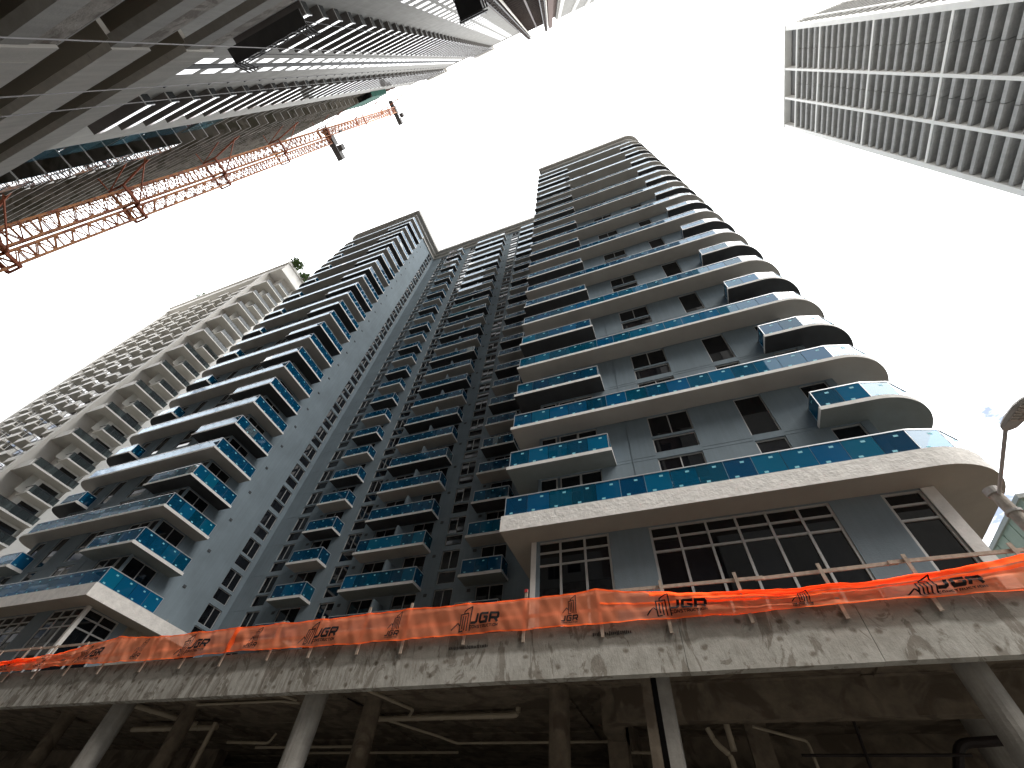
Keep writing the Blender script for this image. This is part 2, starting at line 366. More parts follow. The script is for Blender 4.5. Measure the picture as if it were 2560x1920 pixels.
def px(p):
    d = Vector(p) - CAM
    c = [sum(RM[r][k] * d[k] for k in range(3)) for r in range(3)]
    if c[2] < 0.1: return None
    return (c[0] / c[2] * FPX + 0.5, c[1] / c[2] * FPX + 0.375, c[2])
CANDS = {}
def cand(name, thing_o, parent, mb, mats, loc=(0, 0, 0), rot=None, size=1.0, key=None):
    """a small repeated piece; the ones that show largest become parts, the rest one joined part"""
    CANDS.setdefault((thing_o.name, name), []).append((thing_o, parent, mb, mats, Vector(loc), rot, size, key))
MESHCACHE = {}
def flush(limit=300, minpx=0.0):
    for (tn, name), lst in CANDS.items():
        sc = []
        for k, c in enumerate(lst):
            q = px(c[4])
            if q is None or not (-0.06 < q[0] < 1.06 and -0.06 < q[1] < 0.81): s = 0
            else: s = c[6] / q[2]
            sc.append((-s, k))
        sc.sort()
        pick = set(k for s, k in sc[:limit] if s < 0)
        rest = {}
        for k, (t, par, mb, mats, loc, rot, size, key) in enumerate(lst):
            if k in pick:
                kk = (id(mb), tuple(mats) if isinstance(mats, (list, tuple)) else mats)
                if kk not in MESHCACHE: MESHCACHE[kk] = mb.mesh(name, mats)
                o = link(name, MESHCACHE[kk], par, loc)
                if rot: o.rotation_euler = rot
            else:
                mk = tuple(mats) if isinstance(mats, (list, tuple)) else (mats,)
                r = rest.setdefault(mk, (t, MB()))
                m4 = Matrix.Translation(loc)
                if rot: m4 = m4 @ Matrix.Rotation(rot[2], 4, 'Z')
                r[1].add(mb, mat4=m4)
        for mk, (t, mb) in rest.items():
            part(name + 's', mb, list(mk), t, kind='stuff')
    CANDS.clear()

def sheet(axis, c, u0, u1, v0, v1, holes, depth=0.14, sgn=1, grooves=()):
    """wall face with real openings. axis 'y': plane y=c, u=x; axis 'x': plane x=c, u=y.  sgn: direction into the building"""
    mb = MB()
    us = sorted(set([u0, u1] + [h[k] for h in holes for k in (0, 1)]))
    us = [u for u in us if u0 <= u <= u1]
    P = (lambda u, v, d: (u, c + d * sgn, v)) if axis == 'y' else (lambda u, v, d: (c + d * sgn, u, v))
    # column by column: merge free runs
    for a, b in zip(us[:-1], us[1:]):
        cols = sorted((max(v0, h[2]), min(v1, h[3])) for h in holes if h[0] <= a + 1e-6 and h[1] >= b - 1e-6)
        v = v0
        for lo, hi in cols + [(v1, v1)]:
            if lo > v + 1e-6: mb.quad(P(a, v, 0), P(b, v, 0), P(b, lo, 0), P(a, lo, 0))
            v = max(v, hi)
    for a, b, lo, hi in holes:
        mb.quad(P(a, lo, 0), P(a, hi, 0), P(a, hi, depth), P(a, lo, depth)); mb.quad(P(b, lo, 0), P(b, hi, 0), P(b, hi, depth), P(b, lo, depth))
        mb.quad(P(a, lo, 0), P(b, lo, 0), P(b, lo, depth), P(a, lo, depth)); mb.quad(P(a, hi, 0), P(b, hi, 0), P(b, hi, depth), P(a, hi, depth))
    return mb

# ================================================================== ground
g = MB(); g.quad((-1500, -1500, 0), (1500, -1500, 0), (1500, 1500, 0), (-1500, 1500, 0)); structure('ground', g, 'earth')
g = MB(); g.quad((-300, 0.9, 0.004), (300, 0.9, 0.004), (300, 8.6, 0.004), (-300, 8.6, 0.004)); structure('road', g, 'asphalt')
g = MB(); g.box(-300, -4.6, 0, 300, 0.75, 0.12); g.box(-300, 8.75, 0, 300, 12.2, 0.12); structure('pavement', g, 'paving')
g = MB(); g.box(-300, 0.752, 0, 300, 0.9, 0.13); g.box(-300, 8.6, 0, 300, 8.748, 0.13); structure('kerb', g, 'kerb')
g = MB()
for k in range(-25, 26): g.box(k * 9, 4.68, 0.004, k * 9 + 3, 4.80, 0.008)
structure('road_marking', g, 'paint')

# ================================================================== the apartment tower with blue balconies
T0 = 13.22; FH = 2.95
def TOP(i): return T0 + FH * i
tower = thing('apartment_tower', 'blue grey U-shaped apartment tower with stacked white balconies and blue glass balustrades', 'tower', (-20.5, 25, 0))
def mirror(x): return -41.0 - x
PANEL = {}
def panel_mesh(wd, ht=0.98):
    k = (round(wd, 2), ht)
    if k not in PANEL:
        a = k[0] / 2 - 0.012
        b = MB().box(-a, -0.006, 0, a, 0.006, ht)
        for u, v in ((a - 0.36, ht - 0.20), (-a + 0.30, 0.10)):
            b.box(u - 0.075, -0.0095, v - 0.045, u + 0.075, -0.0062, v + 0.045, 1); b.box(-u - 0.075, 0.0062, v - 0.045, -u + 0.075, 0.0095, v + 0.045, 1)
        PANEL[k] = b
    return PANEL[k]
def balustrade(root, bal, line, z, rail=True, pale=0.015):
    """glass panels and an aluminium hand rail along a polyline"""
    for (x0, y0), (x1, y1) in zip(line[:-1], line[1:]):
        ln = math.hypot(x1 - x0, y1 - y0); n = max(1, round(ln / 1.1)); ang = math.atan2(y1 - y0, x1 - x0)
        for k in range(n):
            f = (k + 0.5) / n; c = (x0 + (x1 - x0) * f, y0 + (y1 - y0) * f, z + 0.06)
            mt = ['pale_glass', 'label'] if random.random() < pale else ['blue_glass', 'label']
            cand('glass_panel', root, bal, panel_mesh(ln / n), mt, c, (random.uniform(-.007, .007), 0, ang + random.uniform(-.004, .004)), 1.1)
    mb = MB()
    for (x0, y0), (x1, y1) in zip(line[:-1], line[1:]):
        mb.bar((x0, y0, z + 1.06), (x1, y1, z + 1.06), 0.055, 0.05)
        mb.bar((x0, y0, z + 0.035), (x1, y1, z + 0.035), 0.04, 0.055)
        mb.bar((x0, y0, z + 0.03), (x0, y0, z + 1.06), 0.03, 0.03)
    x, y = line[-1]; mb.bar((x, y, z + 0.03), (x, y, z + 1.06), 0.03, 0.03)
    part('handrail', mb, 'rail', bal)
def arc(cx, cy, r, a0, a1, n): return [(cx + r * math.cos(math.radians(a0 + (a1 - a0) * k / n)), cy + r * math.sin(math.radians(a0 + (a1 - a0) * k / n))) for k in range(n + 1)]

YF, YB = 15.06, 16.2
def wing(mxf, levels, xr, rad, xodd, roof_z, left):
    sx = -1 if left else 1
    def P(l): return [(mxf(x), y) for x, y in l]
    cx = xr - rad; cy = YF + rad
    for i in range(levels):
        z = TOP(i); th = 0.8 if i == 0 else 0.2
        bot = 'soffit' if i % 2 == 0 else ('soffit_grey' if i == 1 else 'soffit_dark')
        em = 'fascia' if i == 0 else 'edge'
        if i % 2 == 0:
            yb = 23.2 if i == 0 else 19.5
            pl = [(-6.95, yb), (-6.95, YF)] + arc(cx, cy, rad, -90, 0, 14) + [(xr, 23.5), (8.5, 23.5), (8.5, 16.5), (-5.2, 16.5), (-5.2, yb)]
            gl = [(-6.83, 19.42), (-6.83, YF + 0.12)] + arc(cx, cy, rad - 0.12, -90, 0, 3) + [(xr - 0.12, 23.4)]
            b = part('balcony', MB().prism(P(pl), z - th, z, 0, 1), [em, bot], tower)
            balustrade(tower, b, P(gl), z)
        else:
            pl = [(-6.95, 19.5), (-6.95, YF), (-1.58, YF), (-1.58, 16.5), (-5.2, 16.5), (-5.2, 19.5)]
            gl = [(-6.83, 19.42), (-6.83, YF + 0.12), (-1.70, YF + 0.12), (-1.70, 16.18)]
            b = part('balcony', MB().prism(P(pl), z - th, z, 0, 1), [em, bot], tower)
            balustrade(tower, b, P(gl), z)
            pl = [(xodd, 16.5), (xodd, YF)] + arc(cx, cy, rad, -90, 0, 14) + [(xr, 23.5), (8.5, 23.5), (8.5, 16.5)]
            gl = [(xodd + 0.12, 16.18), (xodd + 0.12, YF + 0.12)] + arc(cx, cy, rad - 0.12, -90, 0, 3) + [(xr - 0.12, 23.4)]
            b = part('balcony', MB().prism(P(pl), z - th, z, 0, 1), [em, bot], tower)
            balustrade(tower, b, P(gl), z)
    # front wall
    holes = [(-5.6, -2.38, 7.1, 12.38), (-0.72, 5.88, 7.1, 12.38), (7.55, 8.78, 7.1, 12.38)]
    GR = 0.0
    for i in range(levels):
        z = TOP(i)
        holes += [(-5.58, -2.35, z, z + 2.72), (0.34, 2.38, z + 0.16, z + 1.12), (0.34, 2.38, z + 1.26, z + 2.74),
                  (4.60, 5.85, z + 0.14, z + 2.74), (7.57, 8.72, z, z + 2.72)]
        door_front(mxf, -5.58, -2.35, z, [(-5.58, -4.62), (-4.46, -3.41), (-3.41, -2.35)], 16.32)
        window_front(mxf, 0.34, 2.38, z + 0.16, z + 1.12, 1, 16.32); window_front(mxf, 0.34, 2.38, z + 1.26, z + 2.74, 2, 16.32)
        window_front(mxf, 4.60, 5.85, z + 0.14, z + 2.74, 1, 16.32)
        door_front(mxf, 7.57, 8.72, z, [(7.57, 8.72)], 16.32)
    hs = [(min(mxf(a), mxf(b)), max(mxf(a), mxf(b)), c, d) for a, b, c, d in holes]
    a, b = sorted((mxf(-5.6), mxf(9.05)))
    part('wall', sheet('y', YB, a, b, 7.1, roof_z - 0.4, hs, 0.16), 'stucco', tower)
    # control joints and storey joints: thin raised stucco screeds
    jm = MB()
    for i in range(levels):
        z = TOP(i)
        for u0, u1 in ((-2.33, 0.32), (2.40, 4.58), (5.87, 7.55)):
            jm.box(mxf(u0), YB - 0.012, z - 0.02, mxf(u1), YB + 0.02, z)
            jm.box(mxf(u0), YB - 0.012, z - 0.20, mxf(u1), YB + 0.02, z - 0.185)
    jm.box(mxf(-0.79), YB - 0.03, 13.3, mxf(-0.75), YB + 0.02, roof_z - 0.4)
    part('wall_joint', jm, 'stucco', tower)
    part('wall_core', MB().box(mxf(-5.43), 16.40, 7.1, mxf(8.9), 44, roof_z - 0.3), 'stucco', tower)
    part('side_wall', MB().box(mxf(8.9) , 16.215, 7.1, mxf(9.06), 44, roof_z - 0.35), 'stucco', tower)
    # double height glazing under the first slab
    for (u0, u1, n) in ((-5.6, -2.38, 3), (-0.72, 5.88, 6), (7.55, 8.78, 1)):
        fr = MB()
        for k in range(n + 1):
            u = u0 + (u1 - u0) * k / n; hw = 0.045
            uu = min(max(u, u0 + hw), u1 - hw)
            fr.box(mxf(uu - hw), 16.24, 7.1, mxf(uu + hw), 16.36, 12.38)
        for zz in (7.16, 11.28, 11.86, 12.34):
            for k in range(n):
                a = u0 + (u1 - u0) * k / n + 0.09; b = u0 + (u1 - u0) * (k + 1) / n - 0.05
                fr.box(mxf(a - 0.045), 16.25, zz - 0.04, mxf(b), 16.34, zz + 0.04)
        f = part('glazing_frame', fr, 'frame', tower)
        for k in range(n):
            a = u0 + (u1 - u0) * k / n; b = u0 + (u1 - u0) * (k + 1) / n; wd = b - a
            for z0, z1 in ((7.16, 11.28), (11.28, 11.86), (11.86, 12.34)):
                cand('pane', tower, f, box_mesh(wd - 0.02, 0.02, z1 - z0), 'window', (mxf((a + b) / 2), 16.31, z0), (random.uniform(-.006, .006), 0, random.uniform(-.004, .004)), 1.6)
    jb = MB().box(mxf(-5.82), 16.16, 7.1, mxf(-5.602), 16.4, 12.4); jb.box(mxf(8.79), 16.16, 7.1, mxf(9.2), 16.5, 12.4)
    part('corner_jamb', jb, 'edge', tower)

BOXM = {}
def box_mesh(w_, d_, h_):
    k = (round(w_, 3), round(d_, 3), round(h_, 3))
    if k not in BOXM: BOXM[k] = MB().box(-k[0] / 2, -k[1] / 2, 0, k[0] / 2, k[1] / 2, k[2])
    return BOXM[k]
FRM = {}
def frame_mesh(w_, h_, n, axis, fw=0.05):
    k = (round(w_, 3), round(h_, 3), n, axis, fw)
    if k not in FRM:
        b = MB(); a = k[0] / 2; d = 0.05
        def bx(u0, v0, u1, v1):
            if axis == 'y': b.box(u0, -d, v0, u1, d, v1)
            else: b.box(-d, u0, v0, d, u1, v1)
        bx(-a, 0, -a + fw, k[1]); bx(a - fw, 0, a, k[1]); bx(-a + fw, 0, a - fw, fw); bx(-a + fw, k[1] - fw, a - fw, k[1])
        for q in range(1, n): u = -a + 2 * a * q / n; bx(u - fw / 2, fw, u + fw / 2, k[1] - fw)
        FRM[k] = b
    return FRM[k]
def opening(kind, axis, c, u0, u1, z0, z1, n, size=1.3, wmat='window', root=None, fmat='frame'):
    root = root or tower
    wd = u1 - u0; uc = (u0 + u1) / 2
    loc = (uc, c, z0) if axis == 'y' else (c, uc, z0)
    fm = frame_mesh(wd - 0.01, z1 - z0 - 0.01, n, axis)
    kk = (id(fm), fmat)
    if kk not in MESHCACHE: MESHCACHE[kk] = fm.mesh(kind, fmat)
    f = link(kind, MESHCACHE[kk], root, loc)
    for k in range(n):
        u = u0 + wd * (k + 0.5) / n
        if axis == 'y': cand('pane', root, f, box_mesh(wd / n - 0.03, 0.02, z1 - z0 - 0.04), wmat, (u, c, z0 + 0.02), (random.uniform(-.007, .007), 0, random.uniform(-.006, .006)), size)
        else: cand('pane', root, f, box_mesh(wd / n - 0.03, 0.02, z1 - z0 - 0.04), wmat, (c, u, z0 + 0.02), (0, random.uniform(-.007, .007), math.pi / 2 + random.uniform(-.006, .006)), size)
def door_front(mxf, u0, u1, z, bays, y):
    for k, (a, b) in enumerate(bays):
        a, b = sorted((mxf(a), mxf(b))); opening('sliding_door', 'y', y, a, b, z + 0.01, z + 2.71, 1, 1.2)
def window_front(mxf, u0, u1, z0, z1, n, y):
    a, b = sorted((mxf(u0), mxf(u1))); opening('window', 'y', y, a, b, z0, z1, n, 1.2)

RZ, LZ = 89.2, 93.6
wing(lambda x: x, 25, 11.5, 2.3, 7.2, RZ, False)
wing(mirror, 27, 10.78, 1.45, 6.7, LZ, True)

# courtyard side wall of the left wing, with its strip of windows
XS = mirror(-5.6)
holes = [(16.40, 18.58, 7.1, 12.38)]
for i in range(-1, 27):
    z = TOP(i)
    if i >= 0:
        holes.append((16.42, 18.58, z, z + 2.72)); 
        opening('sliding_door', 'x', XS - 0.12, 16.42, 18.58, z + 0.01, z + 2.71, 2, 1.4)
    holes += [(23.5, 24.95, z + 0.25, z + 1.15), (23.5, 24.95, z + 1.36, z + 2.80)]
    opening('window', 'x', XS - 0.12, 23.5, 24.95, z + 0.25, z + 1.15, 1, 1.1); opening('window', 'x', XS - 0.12, 23.5, 24.95, z + 1.36, z + 2.80, 2, 1.1)
part('side_wall', sheet('x', XS, YB, 25.45, 7.1, LZ - 0.4, holes, 0.16, -1), 'stucco', tower)
fr = MB()
for u in (16.44, 17.49, 18.54): fr.box(XS - 0.16, u - 0.045, 7.1, XS - 0.04, u + 0.045, 12.38)
for zz in (7.16, 11.28, 11.86, 12.34):
    for a, b in ((16.485, 17.445), (17.535, 18.495)): fr.box(XS - 0.15, a, zz - 0.04, XS - 0.06, b, zz + 0.04)
f = part('glazing_frame', fr, 'frame', tower)
for a, b in ((16.44, 17.49), (17.49, 18.54)):
    for z0, z1 in ((7.16, 11.28), (11.28, 11.86), (11.86, 12.34)):
        cand('pane', tower, f, box_mesh(b - a - 0.02, 0.02, z1 - z0), 'window', (XS - 0.11, (a + b) / 2, z0), (0, 0.004, math.pi / 2), 1.6)
pw = MB(); top = [(19.2 + 3.95 * k / 22, 13.75 + 0.35 * math.sin(k * 1.7) + 0.25 * math.sin(k * 0.6 + 1) + random.uniform(-.18, .18) - 0.05 * k) for k in range(23)]
pts = [(19.2, 7.2)] + top + [(23.3, 7.2)]
pw.poly([(XS + 0.004, y, z) for y, z in pts])
for (y0, z0), (y1, z1) in zip(pts, pts[1:] + pts[:1]): pw.quad((XS + 0.004, y0, z0), (XS + 0.004, y1, z1), (XS - 0.004, y1, z1), (XS - 0.004, y0, z0))
part('primer_patch', pw, 'primer', tower)
part('side_wall', MB().box(mirror(-5.42), 16.5, 7.1, mirror(-5.605), 44, RZ - 0.35), 'stucco', tower) if False else None
part('side_wall', MB().box(-5.60, 16.22, 7.1, -5.45, 44, RZ - 0.35), 'stucco', tower)

# centre wall between the wings
YC = 25.45
holes = []
STR = [(-33.28, -31.85), (-26.1, -24.65), (-16.25, -14.8)]
DOORS = [(-29.9, -27.8), (-23.27, -21.3), (-19.57, -17.64), (-13.05, -11.05)]
for i in range(-1, 27):
    z = TOP(i)
    for a, b in STR:
        holes += [(a, b, z + 0.22, z + 1.13), (a, b, z + 1.30, z + 2.78)]
        opening('window', 'y', YC + 0.12, a, b, z + 0.22, z + 1.13, 1, 1.0); opening('window', 'y', YC + 0.12, a, b, z + 1.30, z + 2.78, 2, 1.0)
    for a, b in DOORS:
        holes.append((a, b, z, z + 2.72)); opening('sliding_door', 'y', YC + 0.12, a, b, z + 0.01, z + 2.71, 2, 1.0)
part('wall', sheet('y', YC, XS, -5.6, 7.1, 94.2, holes, 0.16), 'stucco', tower)
part('wall_core', MB().box(XS + 0.0, 25.63, 7.1, -5.6, 44, 94.3), 'stucco', tower)
vm = MB().box(-0.13, -0.02, -0.1, 0.13, 0.02, 0.1)
vx = MB().box(-0.02, -0.13, -0.1, 0.02, 0.13, 0.1)
for i in range(0, 27):
    z = TOP(i)
    for x in (-24.15, -16.9, -13.55, -30.35):
        cand('air_vent', tower, tower, vm, 'vent', (x, YC - 0.02, z + 2.45), None, 0.25)
    cand('air_vent', tower, tower, vx, 'vent', (XS + 0.02, 20.93, z + 2.82), None, 0.3)
jm = MB()
for i in range(-1, 27):
    z = TOP(i)
    for a, b in ((XS + 0.02, -33.3), (-31.83, -30.25), (-27.0, -26.12), (-24.6, -23.7), (-17.3, -16.3), (-14.75, -13.9)):
        jm.box(a, YC - 0.01, z - 0.02, b, YC + 0.02, z)
part('wall_joint', jm, 'stucco', tower)
for i in range(27):
    z = TOP(i)
    for x0, x1 in ((-30.22, -27.02), (-23.62, -17.32), (-13.88, -10.72)):
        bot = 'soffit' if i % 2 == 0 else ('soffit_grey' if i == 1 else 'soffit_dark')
        b = part('balcony', MB().box(x0, 24.2, z - 0.2, x1, YC + 0.1, z, 0, 1), ['edge', bot], tower)
        balustrade(tower, b, [(x0 + 0.1, YC - 0.02), (x0 + 0.1, 24.3), (x1 - 0.1, 24.3), (x1 - 0.1, YC - 0.02)], z, pale=0.02)
for i in range(-1, 26):
    z = TOP(i); part('balcony_partition', MB().box(-20.32, 24.34, z, -20.18, YC, z + 2.0), 'stucco', tower)

# roofs: overhanging cornices in two steps
def xl(x): return mirror(x)
outl = [(-6.95, 24.45), (-6.95, 15.0)] + arc(9.33, 16.45, 1.45, -90, 0, 8) + [(10.78, 44)]
outL = [(xl(x), y) for x, y in outl] + [(-5.0, 44), (-5.0, 24.45)]
inL = [(-34.75, 24.9), (-34.75, 15.5)] + [(xl(x), y) for x, y in arc(9.0, 16.6, 1.2, -90, 0, 8)] + [(xl(10.2), 43.8), (-5.2, 43.8), (-5.2, 24.9)]
in2 = [(-35.2, 25.3), (-35.2, 15.95), (xl(9.4), 15.95), (xl(9.4), 43.6), (-5.3, 43.6), (-5.3, 25.3)]
rm = MB().prism(outL, 94.9, 95.9, 0); rm.prism(inL, 94.1, 94.9, 0); rm.prism(in2, 93.15, 94.1, 0)
part('roof_cornice', rm, 'cornice', tower)
tr = MB()
for a, b in (((-34.62, 24.78), (-34.62, 15.37)), ((-34.62, 15.37), (xl(9.0), 15.37)), ((-34.62, 24.78), (-5.2, 24.78))):
    tr.bar((a[0], a[1], 94.87), (b[0], b[1], 94.87), 0.05, 0.05)
part('cornice_drip', tr, 'rail', tower)
outR = [(-6.95, 24.0), (-6.95, 15.0)] + arc(9.2, 17.3, 2.3, -90, 0, 14) + [(11.5, 44), (-6.95, 44)]
inR = [(-6.6, 24.0), (-6.6, 15.4)] + arc(9.0, 17.4, 2.0, -90, 0, 14) + [(11.0, 43.8), (-6.6, 43.8)]
rm = MB().prism(outR, 89.7, 90.7, 0); rm.prism(inR, 88.8, 89.7, 0)
part('roof_cornice', rm, 'cornice', tower)

# ================================================================== podium of the tower: garage under construction
pod = thing('parking_podium', 'raw concrete parking podium with scarred edge beam and dark open garage below', 'garage', (-12, 20, 0))
XL, XR = -70, 26
xs = XL
while xs < XR:
    xe = min(XR, xs + 4.1); dy = random.uniform(0, .006)
    part('edge_beam', MB().box(xs, 12.5 + dy, 5.85 + random.uniform(0, .008), xe - 0.012, 12.78, 7.13), 'beam', pod); xs = xe
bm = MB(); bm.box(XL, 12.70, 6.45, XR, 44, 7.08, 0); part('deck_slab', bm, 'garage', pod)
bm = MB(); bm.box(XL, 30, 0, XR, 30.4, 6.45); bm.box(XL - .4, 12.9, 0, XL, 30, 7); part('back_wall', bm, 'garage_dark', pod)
dm = MB()
for x0, x1, z in ((-7.0, -5.75, 6.78), (-2.6, -1.55, 6.86)):
    k = x0
    while k < x1:
        hh = random.uniform(.03, .055); dm.box(k, 12.492, z - hh, k + .022, 12.51, z + hh * random.uniform(.5, 1)); k += random.uniform(.04, .062)
part('dowel_stub', dm, 'black_metal', pod, kind='stuff')
# ceiling planks of the formwork show as shallow boards
pb = MB()
for k in range(26):
    y = 12.95 + k * 0.62
    for x in range(-60, 20, 8):
        pb.box(x + random.uniform(0, .4), y, 6.40 - random.uniform(0, .035), x + 7.8, y + 0.56, 6.46)
part('ceiling_boards', pb, 'garage', pod, kind='stuff')
db = MB().prism([(-2.6, 15.0), (-3.1, 15.3), (-3.2, 15.9), (-3.2, 24), (-2.7, 24), (-2.7, 16.1), (-2.5, 15.5), (-2.2, 15.35), (26, 15.35), (26, 15.0)], 5.55, 6.42)
part('drop_beam', db, 'garage', pod)
db = MB().box(-3.2, 20, 5.2, 26, 20.5, 6.42); part('drop_beam', db, 'garage', pod)
db = MB().box(-70, 21, 5.2, -24, 21.6, 6.42); part('drop_beam', db, 'garage', pod)
def column(x, y, r, z1, mt='beam_low', lean=None):
    pts = [(x, y, 0), (x, y, z1)]
    part('column', MB().tube(pts, r, 20), mt, pod, smooth=False)
for x, y, r in ((-21.1, 13.25, 0.36), (-12.03, 13.25, 0.36), (-30.6, 13.25, 0.36)): column(x, y, r, 6.45)
column(-39.8, 13.25, 0.36, 6.45)
for x, y in ((-27.7, 15.3), (-20.1, 15.3), (-11.1, 15.1), (-4.3, 14.95), (6.9, 18.4)): column(x, y, 0.31, 6.45, 'garage' if x != 6.9 else 'beam_low')
for x0, x1 in ((-1.56, -1.32), (-1.17, -0.86)): part('column', MB().box(x0, 13.05, 0, x1, 13.6, 6.45), 'beam_low' if x0 > -1.3 else 'garage', pod)
part('column_gap_shade', MB().box(-1.32, 13.2, 0, -1.17, 13.55, 6.45), 'black_metal', pod)  # black bar stands in for the shade inside the open gap
part('column', MB().tube([(5.48, 13.2, 0), (5.48, 13.2, 6.45)], 0.30, 20), 'beam_low', pod)
for x, y in ((1.1, 17.6), (-3.0, 17.2), (-2.0, 22), (-15, 21), (-26, 21), (3, 23)): part('column', MB().box(x - .3, y - .3, 0, x + .3, y + .3, 6.42), 'garage', pod)
wb = MB().box(-2.4, 19.2, 0, 3.0, 19.5, 5.2); wb.box(3.4, 22, 0, 12, 22.3, 4.2); part('inner_wall', wb, 'garage', pod)
def pipe(pts, r, mt='pvc', rings=True):
    mb = MB(); smooth = [Vector(p) for p in pts]; q = [smooth[0]]
    for k in range(1, len(smooth) - 1):      # round the bends
        a, b, c = smooth[k - 1], smooth[k], smooth[k + 1]; rr = min(r * 2.2, (a - b).length / 2, (c - b).length / 2)
        p0 = b + (a - b).normalized() * rr; p1 = b + (c - b).normalized() * rr
        for s in range(5): t = s / 4; q.append(p0 * (1 - t) ** 2 + b * 2 * t * (1 - t) + p1 * t * t)
    q.append(smooth[-1]); mb.tube(q, r, 12)
    if rings:
        for a, b in zip(smooth[:-1], smooth[1:]):
            ln = (b - a).length; n = int(ln / 1.1)
            for k in range(1, n + 1):
                c = a + (b - a) * (k / (n + 1)); d = (b - a).normalized() * 0.05
                mb.tube([c - d, c + d], r * 1.13, 12)
    part('pipe', mb, mt, pod)
pipe([(-12.35, 16.4, 3.0), (-12.35, 16.4, 6.15), (-11.9, 16.4, 6.17), (-6.15, 16.4, 6.17), (-6.15, 16.4, 6.5)], 0.085)
pipe([(-11.0, 13.4, 6.35), (-10.0, 16.0, 6.3), (-10.3, 16.3, 6.22)], 0.05)
pipe([(-11.2, 16.4, 6.12), (-9.6, 17.5, 5.9), (-9.1, 18, 5.82), (-3.4, 18, 5.82)], 0.04)
pipe([(-18.5, 20, 6.0), (-10.0, 20, 6.0)], 0.045)
pipe([(-24.5, 16.4, 6.05), (-19.5, 16.4, 6.05)], 0.10); pipe([(-22.9, 13.4, 6.35), (-20.6, 16.3, 6.15)], 0.09)
pipe([(-19.2, 16.0, 6.1), (-19.3, 16.0, 3.4)], 0.09)
pipe([(-19.0, 14.6, 6.3), (-14.9, 14.6, 6.3), (-14.2, 14.9, 6.3)], 0.04); pipe([(-15.2, 13.4, 6.4), (-14.2, 14.7, 6.33)], 0.04)
pipe([(-19.2, 17, 5.7), (-17, 17, 5.65), (-16.8, 17, 5.95)], 0.05); pipe([(-18.6, 18, 5.75), (-12.8, 18, 5.75)], 0.045)
pipe([(-0.25, 15.9, 5.6), (-0.1, 15.9, 5.25), (0.2, 15.9, 5.0), (0.2, 15.9, 2.5)], 0.07); pipe([(0.28, 15.9, 5.7), (0.3, 15.9, 5.1)], 0.08)
pipe([(-0.6, 15.7, 4.45), (0.55, 15.7, 4.45)], 0.05); pipe([(-3.0, 18.0, 5.55), (-1.4, 18.0, 5.5)], 0.045); pipe([(-1.9, 16.4, 5.75), (-1.55, 16.4, 5.1)], 0.05, rings=False)
pipe([(1.0, 17, 5.9), (2.3, 17, 5.55), (2.35, 17, 3)], 0.04, rings=False)
pipe([(-3, 16.6, 5.95), (6.2, 16.6, 5.95)], 0.04, 'iron_pipe', False); pipe([(2.0, 16.8, 5.2), (5.8, 16.8, 5.2)], 0.035, 'iron_pipe', False)
pipe([(3.6, 16.7, 6.2), (3.3, 16.7, 3)], 0.04, 'iron_pipe', False)
pipe([(6.6, 16.9, 5.5), (5.7, 16.9, 5.45), (5.0, 16.9, 4.3), (4.9, 16.9, 3)], 0.11, 'iron_pipe', False)
for k in range(7): pipe([(-22 + k * 3.1, 12.9, 6.42), (-20.6 + k * 3.1, 19, 6.42)], 0.025, 'iron_pipe', False)

# ================================================================== safety fence with printed net
fence = thing('safety_fence', 'orange mesh safety fence with black printed logos on timber posts along the podium edge', 'fence', (-12, 12.45, 7.1))
PX = [-36.9, -34.9, -32.9, -30.9, -28.87, -26.9, -24.85, -22.75, -20.3, -18.2, -16.25, -14.1, -12.3, -10.36, -8.69, -6.53, -4.6, -2.35, -0.54, 1.44, 3.48, 5.37, 7.5, 9.5, 11.5, 13.5]
tops = {-10.36: 8.29, -8.69: 8.27, -6.53: 8.1, -4.6: 8.30, -2.35: 8.07, -16.25: 8.1, -18.2: 7.96, -20.3: 8.02}
for x in PX:
    zt = tops.get(x, 8.14); zb = 6.78 + random.uniform(-.06, .06); l = random.uniform(-.04, .04)
    mb = MB().bar((x + l, 12.46, zb), (x - l * .3, 12.46, zt), 0.085, 0.04)
    p = part('post', mb, 'wood', fence)
    if x == -4.6: part('post_tip', MB().box(x - .05, 12.43, 8.21, x + .05, 12.49, 8.31), 'red_paint', p)
flip = True
for a, b, za, zb in ((-40, -36.8, 8.15, 8.16), (-36.8, -32.5, 8.15, 8.17), (-32.5, -28.2, 8.17, 8.13), (-28.2, -22.0, 8.13, 8.09), (-2.5, 2.1, 8.0, 7.95), (1.9, 5.2, 7.95, 8.0), (5.0, 9.6, 8.0, 7.95), (9.4, 14, 7.95, 7.97), (-17, -11.5, 7.98, 8.0), (-11.7, -6.2, 7.99, 8.0), (-6.3, -2.3, 8.0, 8.0)):
    yy = 12.515 if flip else 12.56; flip = not flip
    part('guard_rail', MB().bar((a, yy, za), (b, yy, zb), 0.04, 0.09), 'wood', fence)
part('guard_rail', MB().bar((-2.5, 12.5, 7.5), (14, 12.5, 7.52), 0.04, 0.09), 'wood', fence)
part('guard_rail', MB().bar((-40, 12.5, 7.52), (-2.6, 12.5, 7.5), 0.04, 0.09), 'wood', fence)
TOPS = [(-42, 7.62), (-30.2, 7.65), (-26.6, 7.75), (-22.75, 8.2), (-20.4, 8.03), (-16.3, 8.06), (-12.2, 8.03), (-8.7, 8.08), (-4.6, 8.0), (-2.35, 8.06), (-0.6, 7.81), (1.24, 7.63), (2.5, 7.55), (4.1, 7.55), (5.6, 7.60), (7.6, 7.83), (9.5, 7.95), (14, 7.95)]
